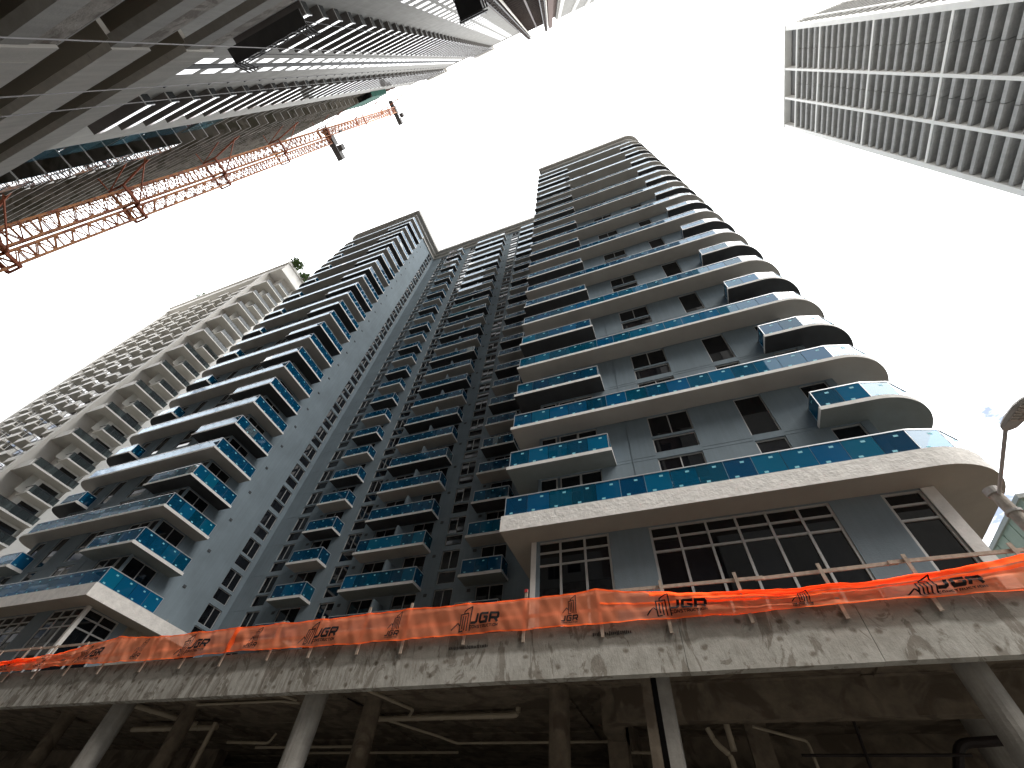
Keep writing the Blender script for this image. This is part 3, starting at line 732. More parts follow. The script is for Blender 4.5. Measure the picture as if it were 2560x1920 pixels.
BOTS = [(-42, 7.2), (-29.5, 7.21), (-25, 7.26), (-19, 7.15), (-16, 7.22), (-11.1, 7.13), (-4.6, 7.12), (-2.35, 7.11), (1.5, 7.09), (7, 7.07), (14, 7.07)]
def lerp(tab, x):
    for (a, va), (b, vb) in zip(tab[:-1], tab[1:]):
        if x <= b: return va + (vb - va) * max(0, (x - a)) / (b - a)
    return tab[-1][1]
rw = [random.uniform(0, 6.28) for _ in range(12)]
def net_pt(x, v, off=0.0):
    zt = lerp(TOPS, x); zb = lerp(BOTS, x) - 0.05
    k = min(range(len(PX) - 1), key=lambda q: abs((PX[q] + PX[q + 1]) / 2 - x)); a, b = PX[k], PX[k + 1]
    f = min(1, max(0, (x - a) / (b - a))); sag = math.sin(math.pi * f)
    zt -= 0.035 * sag; zb += 0.02 * sag
    loose = min(1.0, max(0.0, (0.93 - (zt - zb)) / 0.35))            # slack where the net has slid down
    wr = 0.012 * math.sin(9 * x + 4 * v + rw[0]) + 0.015 * math.sin(4.3 * x - 7 * v + rw[1]) + 0.008 * math.sin(17 * x + 9 * v + rw[2])
    wr += 0.05 * sag * math.sin(math.pi * v) * math.sin(1.1 * x + rw[3])
    wr += loose * (0.05 * math.sin(13 * v + 0.7 * x + rw[4]) + 0.03 * math.sin(23 * v - 1.3 * x))
    left = 1.0 if x < -13.5 else 0.35
    d = ((x - a) * 1.4 - (1 - v) * 1.6); wr += left * 0.035 * math.exp(-(d * 2.2) ** 2) - left * 0.03 * math.exp(-((d - .5) * 2.5) ** 2)
    return (x, 12.395 - wr * 0.9 - off, zb + (zt - zb) * v)
def net_strip(xa, xb, va, vb, nx, nv, off=0.0):
    mb = MB()
    for i in range(nx + 1):
        for j in range(nv + 1): mb.v.append(net_pt(xa + (xb - xa) * i / nx, va + (vb - va) * j / nv, off))
    for i in range(nx):
        for j in range(nv):
            q = i * (nv + 1) + j; mb.f.append((q, q + nv + 1, q + nv + 2, q + 1)); mb.mi.append(0)
    return mb
net = part('net', net_strip(-41, 13.5, 0, 1, 900, 12), 'net', fence, smooth=True)
for xa, xb in ((-41, -16.2), (-16.1, 13.5)):
    part('net_hem', net_strip(xa, xb, 0.955, 1.0, 420, 1, 0.006), 'net_hem', net, smooth=True)
    part('net_hem', net_strip(xa, xb, 0.0, 0.035, 420, 1, 0.006), 'net_hem', net, smooth=True)
for va, vb, xa, xb in ((0.80, 1.0, -0.9, 7.6), (0.55, 0.60, -2.3, 3.2), (0.66, 0.74, 0.2, 9.5), (0.62, 1.0, -41, -27.4), (0.4, 0.5, -34, -28), (0.0, 1.0, -16.22, -16.0)):
    part('net_fold', net_strip(xa, xb, va, vb, 220, 5, 0.014), 'net_hem', net, smooth=True)

# printed marks: drawn as strokes in net coordinates (x metres from the mark's left, v 0..1 up the net)
def stroke(mb, pts, wd, x0, sc=1.0):
    for (xa, va), (xb, vb) in zip(pts[:-1], pts[1:]):
        ln = math.hypot(xb - xa, (vb - va) * 0.93); n = max(1, int(ln / 0.04))
        dx, dv = (xb - xa) / max(ln, 1e-6), (vb - va) * 0.93 / max(ln, 1e-6)
        nx, nv = -dv * wd / 2, dx * wd / 2 / 0.93
        for k in range(n):
            f0, f1 = k / n, (k + 1) / n
            e = 0.25 * wd / max(ln, 1e-6)
            f0 = f0 - (e if k == 0 else 0); f1 = f1 + (e if k == n - 1 else 0)
            q = []
            for f, s in ((f0, -1), (f1, -1), (f1, 1), (f0, 1)):
                q.append(net_pt(x0 + (xa + (xb - xa) * f + nx * s) * sc, va + (vb - va) * f + nv * s * 1.0, 0.022))
            mb.quad(*q)
GLY = {  # wide techno capitals on a 1 x 1 cell
 'J': [[(0.0, 0.0), (0.45, 0.0), (0.60, 0.12), (0.72, 1.0)]],
 'G': [[(1.05, 1.0), (0.3, 1.0), (0.17, 0.9), (0.05, 0.15), (0.15, 0.0), (0.85, 0.0), (0.93, 0.55), (0.62, 0.55)]],
 'R': [[(0.0, 0.0), (0.13, 1.0), (0.95, 1.0), (1.02, 0.88), (0.97, 0.52), (0.85, 0.42), (0.25, 0.42)], [(0.6, 0.42), (0.9, 0.0)]],
 'C': [[(0.9, 0.95), (0.25, 0.95), (0.1, 0.8), (0.1, 0.2), (0.25, 0.05), (0.9, 0.05)]], 'O': [[(0.2, 0), (0.8, 0), (0.95, 0.2), (0.95, 0.8), (0.8, 1), (0.2, 1), (0.05, 0.8), (0.05, 0.2), (0.2, 0)]],
 'N': [[(0.1, 0), (0.1, 1), (0.9, 0), (0.9, 1)]], 'S': [[(0.9, 1), (0.2, 1), (0.1, 0.75), (0.25, 0.52), (0.8, 0.48), (0.92, 0.25), (0.8, 0), (0.1, 0)]],
 'T': [[(0.0, 1), (1, 1)], [(0.5, 1), (0.5, 0)]], 'U': [[(0.1, 1), (0.1, 0.2), (0.25, 0), (0.75, 0), (0.9, 0.2), (0.9, 1)]], 'I': [[(0.17, 0), (0.17, 1)]]}
def text(mb, s, x, v, cw, ch, gap, wd, x0, sc=1.0):
    for c in s:
        for st in GLY[c]: stroke(mb, [(x + a * cw, v + b * ch) for a, b in st], wd, x0, sc)
        x += cw * (0.35 if c == 'I' else 0.80 if c == 'J' else 1.08 if c == 'G' else 1) + gap
def icon(mb, x, v, w_, h_, wd, x0):
    def S(pts): stroke(mb, [(x + a * w_, v + b * h_) for a, b in pts], wd, x0)
    S([(0.0, 0.08), (0.30, 0.36), (0.44, 0.22)]); S([(0.44, 0.0), (0.44, 0.68), (0.84, 0.72), (0.84, 0.02)]); S([(0.44, 0.0), (0.62, 0.02)])
    S([(0.57, 0.12), (0.57, 0.60)]); S([(0.70, 0.05), (0.70, 0.60)]); S([(0.60, 0.70), (0.62, 0.80), (1.0, 1.0), (1.0, 0.02)])
for k in range(-5, 3):
    x0 = -6.98 + 5.94 * k
    if x0 > 12: continue
    mb = MB(); icon(mb, 0, 0.10, 0.62, 0.78, 0.035, x0)
    text(mb, 'JGR', 0.66, 0.34, 0.27, 0.27, 0.05, 0.075, x0); text(mb, 'CONSTRUCTION', 0.62, 0.18, 0.062, 0.075, 0.020, 0.020, x0)
    part('printed_logo', mb, 'ink', net)
    mb = MB(); x1 = x0 + 3.5; icon(mb, 0.06, 0.36, 0.40, 0.56, 0.024, x1)
    text(mb, 'JGR', 0.03, 0.17, 0.14, 0.14, 0.03, 0.036, x1); text(mb, 'CONSTRUCTION', 0.03, 0.10, 0.031, 0.030, 0.009, 0.009, x1)
    part('printed_logo', mb, 'ink', net)

# ================================================================== cream tower at the left
ct = thing('cream_tower', 'cream white apartment tower with rows of small balconies and plants on its roof', 'tower', (-100, 30, 0))
CF, CW, CX0, CX1, CSX, CSW = 17.8, 19.1, -123.0, -84.1, -79.55, -81.6
CZ = [36.3 + 3.03 * (k - 11) for k in range(35)]          # big slab soffits fall on even steps
CR = 105.5
part('wall', MB().box(CX0 + 0.3, CW, 0, -84.6, 55, CR), 'cream', ct)
part('side_wall', MB().box(-84.6, 20.3, 0, CSW, 55, CR), 'cream', ct)
part('corner_pilaster', MB().box(-85.5, CF - 0.45, 0, -84.45, CW + 0.5, CR), 'cream', ct)
part('corner_pilaster', MB().box(CX0 - 0.1, CF, 0, CX0 + 1.1, CW + 0.5, CR), 'cream', ct)
part('side_pilaster', MB().box(-81.9, 23.9, 0, -81.2, 26, CR), 'cream', ct)
rb = MB().box(CX0 - 0.2, CF - 0.15, 105.4, -78.9, 56, 107.6); rb.box(CX0 - 0.5, CF - 0.5, 107.6, -78.6, 56, 108.4)
part('roof_band', rb, 'cream', ct)
part('roof_wall', MB().box(-79.4, 17.7, 103.7, -78.9, 24.2, 105.4), 'cream', ct)
for k, z in enumerate(CZ):
    if z > 102: continue
    big = (k - 11) % 2 == 0
    if big:
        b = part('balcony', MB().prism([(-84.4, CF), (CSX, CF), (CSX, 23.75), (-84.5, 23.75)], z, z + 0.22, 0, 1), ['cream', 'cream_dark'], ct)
        part('parapet', MB().box(-84.1, CF, z + 0.22, -80.6, CF + 0.12, z + 1.35), 'cream', b)
        gx = MB().box(CSX - 0.06, CF + 0.05, z + 0.3, CSX - 0.04, 23.7, z + 1.25); part('glass_rail', gx, 'grey_glass', b)
        rl = MB().bar((CSX - .05, CF, z + 1.3), (CSX - .05, 23.75, z + 1.3), 0.07)
        rl.bar((-80.6, CF + .05, z + 1.3), (CSX - .05, CF + .05, z + 1.3), 0.07)
        for q in range(6): rl.bar((CSX - .05, CF + q * 1.18, z + .2), (CSX - .05, CF + q * 1.18, z + 1.3), 0.05)
        part('rail', rl, 'black_metal', b)
    else:
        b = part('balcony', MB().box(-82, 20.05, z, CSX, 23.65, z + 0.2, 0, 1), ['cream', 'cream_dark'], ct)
        part('glass_rail', MB().box(CSX - 0.06, 20.1, z + 0.28, CSX - 0.04, 23.6, z + 1.2), 'grey_glass', b)
        rl = MB().bar((CSX - .05, 20.07, z + 1.25), (CSX - .05, 23.63, z + 1.25), 0.07); rl.bar((CSX - .05, 20.07, z + 1.25), (CSW, 20.07, z + 1.25), 0.07); rl.bar((CSX - .05, 23.63, z + 1.25), (CSW, 23.63, z + 1.25), 0.07)
        for q in range(4): rl.bar((CSX - .05, 20.07 + q * 1.18, z + .2), (CSX - .05, 20.07 + q * 1.18, z + 1.25), 0.05)
        part('rail', rl, 'black_metal', b)
    d = part('balcony_door', MB().box(CSW - .1, 21.0, z + 0.25, CSW + 0.03, 23.45, z + 2.75), 'window', ct)
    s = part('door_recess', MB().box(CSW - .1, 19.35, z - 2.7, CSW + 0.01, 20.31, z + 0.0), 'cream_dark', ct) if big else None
frw = MB().box(-1.62, -0.06, 0.0, 1.62, 0.0, 2.5)
for k, z in enumerate(CZ):
    if z > 101.5: continue
    for x0, x1 in ((-91.2, -87.9), (-98.4, -95.1), (-105.2, -101.9), (-109.4, -106.4), (-116.7, -113.2), (-120.9, -118)):
        zz = z + (0.0 if x0 > -107 else 0)
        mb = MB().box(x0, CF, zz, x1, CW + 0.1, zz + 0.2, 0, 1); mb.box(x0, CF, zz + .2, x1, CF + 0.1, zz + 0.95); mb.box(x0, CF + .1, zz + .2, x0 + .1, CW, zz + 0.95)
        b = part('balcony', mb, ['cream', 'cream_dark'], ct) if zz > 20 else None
        if b:
            cand('balcony_door', ct, ct, frw, 'window', ((x0 + x1) / 2, CW + 0.02, zz + 0.2), None, 0.3)
            rl = MB().bar((x1 - .05, CF + .05, zz + 1.2), (x1 - .05, CW, zz + 1.2), 0.06); rl.bar((x0, CF + .05, zz + 1.2), (x1, CF + .05, zz + 1.2), .06)
            for q in range(3): rl.bar((x1 - .05, CF + .05 + q * .5, zz + .2), (x1 - .05, CF + .05 + q * .5, zz + 1.2), .05)
            cand('rail', ct, b, rl, 'black_metal', (0, 0, 0), None, 0.01)
for k, z in enumerate(CZ):
    if z < 101.5: part('end_fin', MB().box(CX0 - 1.6, CF + .4, z, CX0, CF + 3, z + 0.2), 'cream', ct)

def shrub(name, label, x, y, z, r, n, group):
    t = thing(name, label, 'shrub', (x, y, z), group)
    st = MB()
    for k in range(4): st.bar((x, y, z), (x + random.uniform(-r, r) * .6, y + random.uniform(-r, r) * .6, z + r * 1.2), 0.06)
    part('trunk', st, 'bark', t)
    mb = MB()
    for k in range(n):
        cl = (math.sin(k * 12.9) * 0.5, math.cos(k * 7.3) * 0.5, math.sin(k * 3.1) * 0.4)
        a = Vector((x + cl[0] * r + random.gauss(0, r * .28), y + cl[1] * r + random.gauss(0, r * .28), z + r * 1.1 + cl[2] * r + random.gauss(0, r * .28)))
        u = Vector((random.gauss(0, 1), random.gauss(0, 1), random.gauss(0, 1))).normalized() * random.uniform(.2, .42); v = u.orthogonal().normalized() * random.uniform(.1, .22)
        mb.quad(tuple(a - u), tuple(a + v), tuple(a + u), tuple(a - v))
    part('crown', mb, 'leaf', t, kind='stuff')
shrub('roof_shrub', 'green shrub overhanging the right roof corner of the cream tower', -78.4, 18.9, 107.6, 1.8, 520, 'shrubs on the cream tower roof')
shrub('roof_shrub', 'smaller green shrub further back along the cream tower roof edge', -78.2, 22.6, 107.2, 1.7, 360, 'shrubs on the cream tower roof')
shrub('roof_shrub', 'low green bush on the far left end of the cream tower roof', -112.5, 18.4, 107.6, 1.6, 360, 'shrubs on the cream tower roof')

# ================================================================== grey tower across the street (overhead, upper left)
gt = thing('grey_tower', 'tall dark grey concrete tower overhead with white edged balconies above a parking podium', 'tower', (-25, -25, 0))
GW, GE, GZ = -9.85, -9.0, 173.8
FL = 3.085
def GL(i): return 42.99 + FL * i
NG = 44
# wall strips with openings for the window bands
holes = []
WC = [(-29.88, -28.70), (-27.80, -26.60)]
WC2 = [(-13.16, -11.46), (-10.98, -9.56)]
for i in range(-8, NG):
    z = GL(i)
    for a, b in WC: holes.append((a, b, z + 0.55, z + 2.75))
    for a, b in WC2: holes.append((a, b, z + 0.9, z + 2.4))
part('wall', sheet('y', GW, -46.7, -7.3, 5, GZ, holes, 0.06, -1), 'concrete_light', gt)
part('wall_core', MB().box(-46.7, -40, 0, -7.3, GW - 0.27, GZ), 'concrete', gt)
part('wall_core', MB().box(-7.3, -40, 0, 17.0, GW - 0.3, 181), 'concrete', gt)
part('dark_mullion', MB().box(-28.68, GW - .1, 5, -27.82, GW + 0.03, GZ - 0.5), 'soffit_dark', gt)
for i in range(-8, NG):
    z = GL(i)
    for (a, b), sz in zip(WC + WC2, (1.4, 1.4, 1.2, 1.2)):
        z0, z1 = (z + .55, z + 2.75) if b < -20 else (z + .9, z + 2.4)
        cand('window_pane', gt, gt, box_mesh(b - a, 0.03, z1 - z0), 'window', ((a + b) / 2, GW - 0.025, z0), (random.uniform(-.004, .004), 0, 0), sz)
vm2 = MB().box(-0.16, -0.05, -0.08, 0.16, 0.05, 0.08)
for i in range(0, NG): cand('air_vent', gt, gt, vm2, 'black_metal', (-32.3, GW + 0.03, GL(i) + 1.8), None, 0.3)
def gbalcony(x0, x1, z, tz):
    b = part('balcony', MB().box(x0, GW - .1, z, x1, GE, z + 0.18, 0, 1), ['concrete_light', 'dark_soffit'], gt)
    part('front_rail', MB().box(x0, GE - 0.06, z + 0.18, x1 - 0.05, GE - 0.03, z + 0.95), 'sky_rail', b)
    r = MB().box(x1 - 0.05, GW, z + 0.18, x1 - 0.02, GE - 0.06, z + 1.1); part('side_rail', r, 'smoked_rail', b)
    part('rail_post', MB().box(x1 - .07, GE - .06, z + .18, x1, GE + .01, z + 1.12), 'rail', b)
for i in range(0, NG - 1):
    z = GL(i)
    gbalcony(-40.3, -33.72, z, 0); gbalcony(-23.05, -16.6, z, 0)
cap = MB().box(-46.8, -12, GZ, -7.3, GW + 0.12, GZ + 1.6); cap.box(-41, GW, GL(NG - 1), -33.4, GE + .05, GL(NG - 1) + 5.5); cap.box(-23.4, GW, GL(NG - 1), -16.5, GE + .05, GL(NG - 1) + 6.0)
part('roof_parapet', cap, 'concrete', gt)
# brown unfinished bay with slab edges, hoist masts, end wall with white fins
for k in range(50):
    z = 50 + k * 3.085
    if z > 178: break
    part('bare_slab', MB().box(-6.2, GW - .2, z, 3.0, -9.25, z + 0.22), 'brown_steel', gt)
part('bay_back', MB().box(-7.28, GW - 0.3, 0, 4.4, GW, 181), 'formwork', gt)
part('bay_post', MB().box(-2.0, GW, 0, -1.65, -9.2, 180), 'brown_steel', gt)
part('lower_wing', MB().box(17.2, -40, 0, 36, -9.4, 46), 'concrete', gt)
part('end_wall', MB().box(4.4, GW - .3, 0, 17.0, -9.1, 182), 'concrete_light', gt)
for x in (4.9, 9.3, 13.5): part('white_fin', MB().box(x, -9.1, 50, x + 0.95, -8.75, 177), 'cream', gt)
def truss(x, y, z0, z1, wd, step, chord, lace, ladder=False):
    c = MB(); l = MB(); h = wd / 2
    cs = [(x - h, y - h), (x + h, y - h), (x + h, y + h), (x - h, y + h)]
    for a in cs: c.bar((a[0], a[1], z0), (a[0], a[1], z1), chord)
    n = int((z1 - z0) / step)
    for k in range(n):
        za = z0 + k * step; zb = za + step
        for q in range(4):
            a, b = cs[q], cs[(q + 1) % 4]
            if k % 2: a, b = b, a
            l.bar((a[0], a[1], za), (b[0], b[1], zb), lace)
            l.bar((cs[q][0], cs[q][1], zb), (cs[(q + 1) % 4][0], cs[(q + 1) % 4][1], zb), lace)
    if ladder:
        for q in (-.22, .22): l.bar((x + q, y - h * .5, z0), (x + q, y - h * .5, z1), 0.07)
    return c, l
def hoist(label, x, z1, wd):
    t = thing('hoist_mast', label, 'hoist mast', (x, -9.0, 0), 'hoist masts on the grey tower')
    c, l = truss(x, -8.4, 30, z1, wd, 1.6, 0.16, 0.07); part('chord', c, 'dark_steel', t); part('lattice', l, 'brown_steel', t)
    r = MB().bar((x + wd * .9, -8.3, 30), (x + wd * .9, -8.3, z1 - 4), 0.25); part('guide_rail', r, 'pale_steel', t)
hoist('dark steel hoist mast standing beside the pale window column of the grey tower', -5.2, 196, 0.9)
hoist('dark steel hoist mast at the right side of the brown unfinished bay', 0.9, 196, 0.8)
t = thing('debris_chute', 'dark brown rectangular shaft beside the white finned end wall', 'shaft', (2.7, -9, 0))
part('shaft', MB().box(1.9, -9.2, 40, 3.0, -8.0, 188), 'formwork', t)
def platform(label, x0, x1, y0, y1, z):
    t = thing('hanging_platform', label, 'platform', (x0, y0, z), 'work platforms hanging on the grey tower')
    part('deck', MB().box(x0, y0, z, x1, y1, z + 0.12), 'dark_steel', t)
    r = MB()
    n = max(2, int((x1 - x0) / 1.0))
    for k in range(n + 1):
        x = x0 + (x1 - x0) * k / n; r.bar((x, y1, z), (x, y1, z + 1.1), 0.06)
        if k < n: r.bar((x, y1, z), (x + (x1 - x0) / n, y1, z + 1.1), 0.04)
    for zz in (0.5, 1.1): r.bar((x0, y1, z + zz), (x1, y1, z + zz), 0.06)
    for x in (x0 + .3, x1 - .3):
        for q in range(4): r.bar((x + q * .25 - .4, y1 + .05, z - .1), (x + q * .25 - .4, y1 + .5, z + 1.3), 0.07)
        r.bar((x, y1 + .45, z), (x + .4, y1 + .45, z + 1.3), 0.09)
    part('guard_rail', r, 'dark_steel', t)
    s = MB()
    for x in (x0 + .5, x1 - .5): s.bar((x, (y0 + y1) / 2, z + .1), (x, (y0 + y1) / 2, 182), 0.04)
    part('suspension_cable', s, 'dark_steel', t)
platform('long dark work platform hanging below the lowest balconies', -21.1, -14.9, -8.35, -7.45, 38.0)
t = thing('hoist_cage', 'dark boxy hoist cage hanging beside the hoist mast', 'hoist cage', (-6.5, -7.2, 60))
part('cage', MB().box(-8.0, -8.1, 60, -5.4, -6.3, 62.4), 'black_metal', t)
fr = MB()
for x in (-8.0, -5.4):
    for y in (-8.1, -6.3): fr.bar((x, y, 59.9), (x, y, 62.6), .12)
for x in (-5.2, -4.95): fr.bar((x, -8, 59.6), (x, -6.5, 60.6), .15)
fr.bar((-8.1, -6.2, 59.95), (-4.9, -6.2, 59.95), .14); fr.bar((-8.1, -6.45, 59.9), (-5, -6.45, 59.9), .08)
part('cage_frame', fr, 'dark_steel', t)

# podium of the grey tower: stacked parapet spans
gp = thing('grey_podium', 'grey parking podium overhead with long smooth spandrels and chipped concrete edge beams', 'garage', (-25, -6, 0))
PY = -4.7
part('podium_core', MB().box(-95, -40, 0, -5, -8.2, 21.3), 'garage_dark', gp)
for k in range(6):
    zb = 20.04 - 3.27 * k; zt = zb + 1.55
    part('spandrel', MB().box(-95, PY - 0.22, zb, -13.0, PY, zt), 'concrete', gp)
    part('spandrel', MB().box(-12.98, PY - 0.22, zb, -12.15, PY - 0.004, zt), 'concrete', gp)
    part('spandrel_cap', MB().box(-95, PY - 0.24, zt + 0.10, -12.6, PY - 0.12, zt + 0.17), 'concrete_light', gp)
    part('deck', MB().box(-95, -8.2, zb - 0.02, -12.0, PY - 0.221, zb + 0.2, 0, 1), ['concrete', 'deck_soffit'], gp)
    eb = MB().box(-12.14, PY - 0.32, zb, -5, PY - 0.06, zb + 0.75); part('edge_beam', eb, 'concrete_light', gp)
    eb = MB().box(-12.14, PY - 0.32, zb + 0.752, -5, PY - 0.09, zt); part('edge_beam', eb, 'rough_concrete', gp, label='brown chipped upper edge beam')
    part('spandrel_cap', MB().box(-12.6, PY - 0.24, zt + 0.10, -5, PY - 0.12, zt + 0.17), 'concrete_light', gp)
for x in (-70, -55, -40, -26, -12.2): part('column', MB().box(x - .4, -7.2, 0, x + .4, -6.4, 20), 'garage', gp)

# ================================================================== bare concrete tower beyond
bt = thing('bare_concrete_tower', 'unfinished brown concrete tower with stepped slab edges and green netting near the top', 'tower', (-58, -20, 0))
part('core_wall', MB().box(-92, -34, 0, -49.5, -12.6, 152), 'bare', bt)
for k in range(51):
    z = 8 + 2.85 * k
    if z < 20: continue
    bx_ = MB().prism([(-46, -34), (-46, -10.0), (-50.5, -10.0), (-50.5, -8.8), (-57.0, -8.8), (-57, -9.6), (-92, -9.6), (-92, -34)], z, z + 0.2, 0, 1)
    part('floor_slab', bx_, ['concrete_light', 'bare'], bt)
for k in range(51):
    z = 8 + 2.85 * k + 0.2
    if z < 20: continue
    if k <= 19:
        for q, (xa, xb) in enumerate(((-51.9, -50.6), (-53.3, -52.0), (-54.7, -53.4))):
            cand('window_pane', bt, bt, box_mesh(1.3, 0.04, 2.6), 'greenblue_window', ((xa + xb) / 2, -8.76, z + 0.02), (random.uniform(-.02, .02), 0, 0), 1.2)
        part('white_panel', MB().box(-62, -9.75, z, -57.2, -9.65, z + 1.1), 'cream', bt)
        cand('window_pane', bt, bt, box_mesh(3.6, 0.04, 2.6), 'greenblue_window', (-48.4, -9.95, z + 0.02), (random.uniform(-.02, .02), 0, 0), 2)
for z in (60.0,):
    for q in range(2):
        for r_ in range(2): cand('window_pane', bt, bt, box_mesh(2.0, 0.05, 2.4), 'greenblue_window', (-47.5 - 2.1 * q, -9.9, 66.3 + 2.85 * r_), (0, 0, 0), 3)
for x in (-56, -62, -70, -78):
    for zz in (0,): part('column', MB().box(x - .3, -10.6, 0, x + .3, -10.0, 152), 'bare', bt)
nm = MB().box(-55, -8.75, 134, -46.5, -8.7, 146.5); nm.box(-46.45, -8.75, 134, -46.4, -14, 146.5); nm.box(-60, -9.5, 138, -55, -9.45, 149)
part('debris_net', nm, 'net_green', bt)
fw = MB()
for k in range(9): fw.box(-46.2 - k * 1.5, -10.6, 152, -47.2 - k * 1.5, -9.6, 156 - (k % 3) * 1.2)
fw.box(-60, -11.5, 152, -46, -10.6, 154.6)
part('formwork', fw, 'formwork', bt)

# ================================================================== tower cranes
def crane(label, x, y, z1, wd, jib):
    t = thing('tower_crane', label, 'crane', (x, y, 0), 'tower cranes by the bare tower')
    c, l = truss(x, y, 0, z1, wd, 1.25, 0.25, 0.11, True)
    part('chord', c, 'orange_steel', t); part('lattice', l, 'orange_steel', t)
    k = 0
    for z in [24, 46, 66, 88, 112, 138, 168, 196]:
        if z > z1 - 6: break
        m_ = MB(); h = wd * 0.78
        for a, b in (((-h, -h), (h, -h)), ((h, -h), (h, h)), ((h, h), (-h, h)), ((-h, h), (-h, -h))):
            m_.bar((x + a[0], y + a[1], z), (x + b[0], y + b[1], z), 0.26, 0.42)
        cl = part('tie_collar', m_, 'rust_steel', t)
        if jib:
            m_ = MB().bar((x + h, y - h, z), (x + 12, y - 3.5, z + .2), 0.22, 0.22); m_.bar((x - h, y - h, z), (x + 9, y - 5, z), 0.14); m_.bar((x + h, y + h, z), (x + 10, y - 4.5, z), 0.14)
            m_.bar((x - h, y - h * 1.2, z), (x - h * 1.3, y - 5.5, z + .3), 0.16)
            part('tie_beam', m_, 'rust_steel', cl)
    d = MB().box(x - .5, y - 3.5, z1, x + 1.2, y + 5.5, z1 + 0.5); d.box(x - .6, y + 3.2, z1 + .5, x + 1.2, y + 5.4, z1 + 2.2); d.box(x - .9, y - 1.5, z1 + .5, x + .9, y + 1.5, z1 + 3)
    part('machinery_deck', d, 'dark_steel', t)
    cb = MB().box(x + 2.2, y + 1.8, z1 - 1.8, x + 3.6, y + 3.4, z1 + 0.2); cb.bar((x + 1.4, y + 2.2, z1), (x + 3, y + 2.6, z1 - .4), .25); part('cab', cb, 'dark_steel', t)
    hook = MB().box(x + 5.5, y - 1.2, z1 - 3, x + 6.0, y - .7, z1 - 1.8); hook.bar((x + 5.75, y - .95, z1 - 1.8), (x + 5.75, y - .95, z1 + 6), .05); part('hook_block', hook, 'dark_steel', t)
    if jib:
        j = MB(); p = Vector((x + .4, y - 2.5, z1 + 1)); q = Vector((x + 4.5, y - 9.5, z1 + 34)); 
        for ox, oy in ((-.7, 0), (.7, 0), (0, .9)):
            j.bar((p.x + ox, p.y + oy, p.z), (q.x + ox, q.y + oy, q.z), 0.18)
        for s in range(16):
            a = p + (q - p) * (s / 16); b = p + (q - p) * ((s + 1) / 16)
            j.bar((a.x - .7, a.y, a.z), (b.x + .7, b.y, b.z), .09); j.bar((a.x + .7, a.y, a.z), (b.x, b.y + .9, b.z), .09); j.bar((a.x, a.y + .9, a.z), (b.x - .7, b.y, b.z), .09)
        part('jib', j, 'pale_steel', t)
crane('taller orange crane mast tied to the bare tower, with a raised pale jib', -66.0, -6.25, 206.0, 1.9, True)
crane('shorter orange crane mast standing free against the sky', -66.2, -4.05, 139.0, 1.5, False)

# ================================================================== louvred tower at the upper right
lt = thing('louvred_tower', 'pale precast tower with rows of deep grey louvre ledges seen at the upper right', 'tower', (45, 15, 0))
LX = 34.5; s_ = LX / 30.0
LY0, LY1 = 7.31 * s_, 19.5 * s_; LZT = 1.6 + (77.4 - 1.6) * s_
piers = [(LY0, 7.78 * s_), (12.0 * s_, 12.25 * s_), (15.52 * s_, 15.78 * s_), (19.05 * s_, LY1)]
bands = [1.6 + (z - 1.6) * s_ for z in (73.85, 68.05, 57.75, 47.55, 37.4, 27.2, 17)]
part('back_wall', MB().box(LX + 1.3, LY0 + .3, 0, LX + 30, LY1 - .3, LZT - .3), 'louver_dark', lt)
for a, b in piers: part('pier', MB().box(LX, a, 0, LX + 1.4, b, LZT), 'louver_frame', lt)
for z in bands:
    for (a, b), (c, d) in zip(piers[:-1], piers[1:]):
        part('floor_band', MB().box(LX + 0.03, b, z - 0.16, LX + 0.32, c, z + 0.16), 'louver_frame', lt)
lv = {}
for z1, z0 in zip(bands[:-1], bands[1:]):
    n = 4 if z1 - z0 < 8 else 8
    for k in range(0, n):
        z = z1 + (z0 - z1) * k / n
        for bi, ((a, b), (c, d)) in enumerate(zip(piers[:-1], piers[1:])):
            mid = b + (c - b) * (0.50 if bi == 0 else 0.46); gap = 0.03 if bi < 2 else 0
            for u0, u1 in (((b, mid - gap), (mid + gap, c)) if bi < 2 else ((b, c),)):
                kk = (round(u1 - u0, 3))
                if kk not in lv: lv[kk] = MB().prism([(0.10, -0.34), (0.22, -0.40), (1.25, -0.26), (1.25, -0.02), (0.10, 0.08)], 0, u1 - u0)
                # profile drawn in (x, z), run along y
                src = lv[kk]; key = ('lv', kk)
                if key not in MESHCACHE:
                    q = MB(); q.v = [(p[0], p[2], p[1]) for p in src.v]; q.f = [f[::-1] for f in src.f]; q.mi = list(src.mi)
                    MESHCACHE[key] = q.mesh('louvre_ledge', 'louver')
                link('louvre_ledge', MESHCACHE[key], lt, (LX, u0, z))
for a, b, h in ((piers[0][1], piers[1][0], 1), (piers[1][1], piers[2][0], 0), (piers[2][1], piers[3][0], 0)):
    zt, z0 = LZT - 0.3, bands[0] + 0.2
    part('top_recess', MB().box(LX + 0.9, a, z0, LX + 1.0, b, zt), 'grey_coat', lt)
    part('top_window', MB().box(LX + 0.86, a + .4, z0 + .05, LX + 0.89, b - .3, z0 + 1.6), 'window', lt)
    if h:
        wm = MB()
        for q in range(6): y = a + .4 + (b - a - .7) * q / 5; wm.bar((LX + .82, y, z0 + .05), (LX + .82, y, z0 + 1.6), .07)
        for zz in (.05, .8, 1.6): wm.bar((LX + .82, a + .4, z0 + zz), (LX + .82, b - .3, z0 + zz), .09)
        part('window_frame', wm, 'black_metal', lt)
part('roof_edge', MB().box(LX - 0.06, LY0 - .08, LZT - 0.35, LX + 30, LY1 + .08, LZT), 'louver_frame', lt)
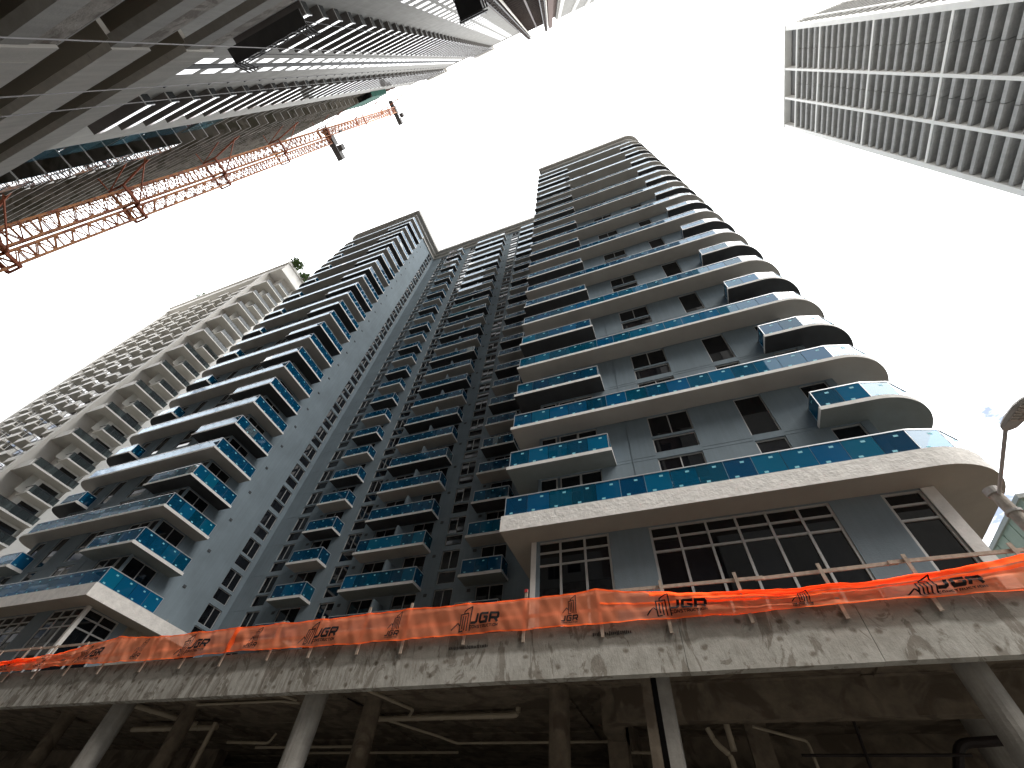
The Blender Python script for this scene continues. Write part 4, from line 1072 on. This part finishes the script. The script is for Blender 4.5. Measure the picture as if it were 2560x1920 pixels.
for k in range(26):
    z = LZT - 3 - k * 1.5
    part('side_ledge', MB().box(LX + 1.0, LY0 - .15, z, LX + 28, LY0 + .3, z + .35), 'louver', lt)
for k in range(6): part('side_pier', MB().box(LX + 2 + k * 5, LY0 - .25, 0, LX + 2.5 + k * 5, LY0 + .3, LZT - 1), 'louver_frame', lt)

# ================================================================== pale green clad building behind the right wing
gb = thing('green_clad_building', 'low building clad in pale green ribbed panels behind the curved wing', 'building', (28, 40, 0))
part('wall', MB().box(18.02, 26.3, 0, 40, 70, 17.7), 'green_panel', gb)
for k in range(40):
    y = 26.3 + k * 1.1
    part('cladding_panel', MB().box(17.94, y + 0.03, 7, 18.02, y + 1.07, 17.7), 'green_panel', gb)
part('roof_edge', MB().box(17.85, 26.2, 17.7, 40, 70, 17.95), 'green_panel2', gb)

# ================================================================== street lamp
lp = thing('street_lamp', 'brown street lamp pole with a thin arm and grey lamp head at the right edge', 'street lamp', (7.2, 11, 0))
part('pole', MB().tube([(7.20, 11, 0.1), (7.17, 11, 8.55)], 0.17, 16, r2=0.12), 'pole', lp)
cl = MB().tube([(7.17, 11, 8.50), (7.17, 11, 8.66)], 0.15, 16); cl.tube([(7.18, 11, 8.0), (7.18, 11, 8.06)], 0.155, 16)
part('pole_cap', cl, 'lamp_grey', lp)
ax = [(7.18, 10.95, 8.45), (7.08, 10.0, 8.55), (6.98, 9.0, 8.66)]
part('arm', MB().tube(ax, 0.035, 10), 'lamp_grey', lp)
d = Vector((0.20, -0.80, 0.02)).normalized(); sd_ = d.cross(Vector((0, 0, 1))).normalized(); c0 = Vector((6.98, 9.0, 8.66))
hm = MB()
secs = [(0.0, .06, .05), (.10, .15, .10), (.30, .19, .12), (.62, .20, .11), (.80, .15, .08), (.88, .05, .05)]
for k, (s, hw, hh) in enumerate(secs):
    c = c0 + d * s
    for a, b in ((-1, 0), (-.8, -.45), (.8, -.45), (1, 0), (.6, .8), (-.6, .8)): hm.v.append(tuple(c + sd_ * (a * hw) + Vector((0, 0, b * hh))))
    if k:
        for j in range(6): j2 = (j + 1) % 6; hm.f.append(((k - 1) * 6 + j, (k - 1) * 6 + j2, k * 6 + j2, k * 6 + j)); hm.mi.append(0)
hm.f.append((5, 4, 3, 2, 1, 0)); hm.mi.append(0); hm.f.append(tuple(30 + q for q in range(6))); hm.mi.append(0)
hd = part('lamp_head', hm, 'lamp_grey', lp)
ln_ = MB()
for k in range(6):
    a = c0 + d * (0.34 + k * .07) + Vector((0, 0, -0.064))
    for s in (-1, 1): ln_.bar(tuple(a + sd_ * (.02 * s)), tuple(a + sd_ * (.14 * s)), 0.035, 0.03)
part('lens', ln_, 'lamp_lens', hd)

# ================================================================== ropes hanging in front of the grey podium
def rope(label, x, y):
    t = MB().tube([(x, y, 1.0), (x, y, 60), (x, y, 120), (x, y, 179)], 0.018, 6)
    o = link('rope', t.mesh('rope', 'wire')); o['label'] = label; o['category'] = 'rope'; o['group'] = 'ropes hanging before the grey podium'
    part('weight', MB().box(x - .12, y - .12, 0.13, x + .12, y + .12, 1.0), 'dark_steel', o)
ROPES = [(-10.9, -4.4), (-14.4, -4.4), (-16.0, -4.4)]
rope('topmost thin rope crossing before the grey podium spandrels', *ROPES[0])
rope('upper thin rope of the close pair crossing the grey podium', *ROPES[1])
rope('lower thin rope of the close pair crossing the grey podium', *ROPES[2])

# ================================================================== unseen block further along the street, added to darken reflections in the glass
for (x0, x1, y1, h, lab) in ((-178, -97, -10, 62, 'plain grey block added out of view past the bare tower to darken the glass reflections'),):
    t = thing('reflection_block', lab, 'building', ((x0 + x1) / 2, -25, 0))
    part('wall', MB().box(x0, -40, 0, x1, y1, h), 'concrete', t)
    for k in range(18):
        part('window_band', MB().box(x0 + 1, y1, 3 + k * 3.2, x1 - 1, y1 + 0.05, 4.7 + k * 3.2), 'window', t)
flush(300)
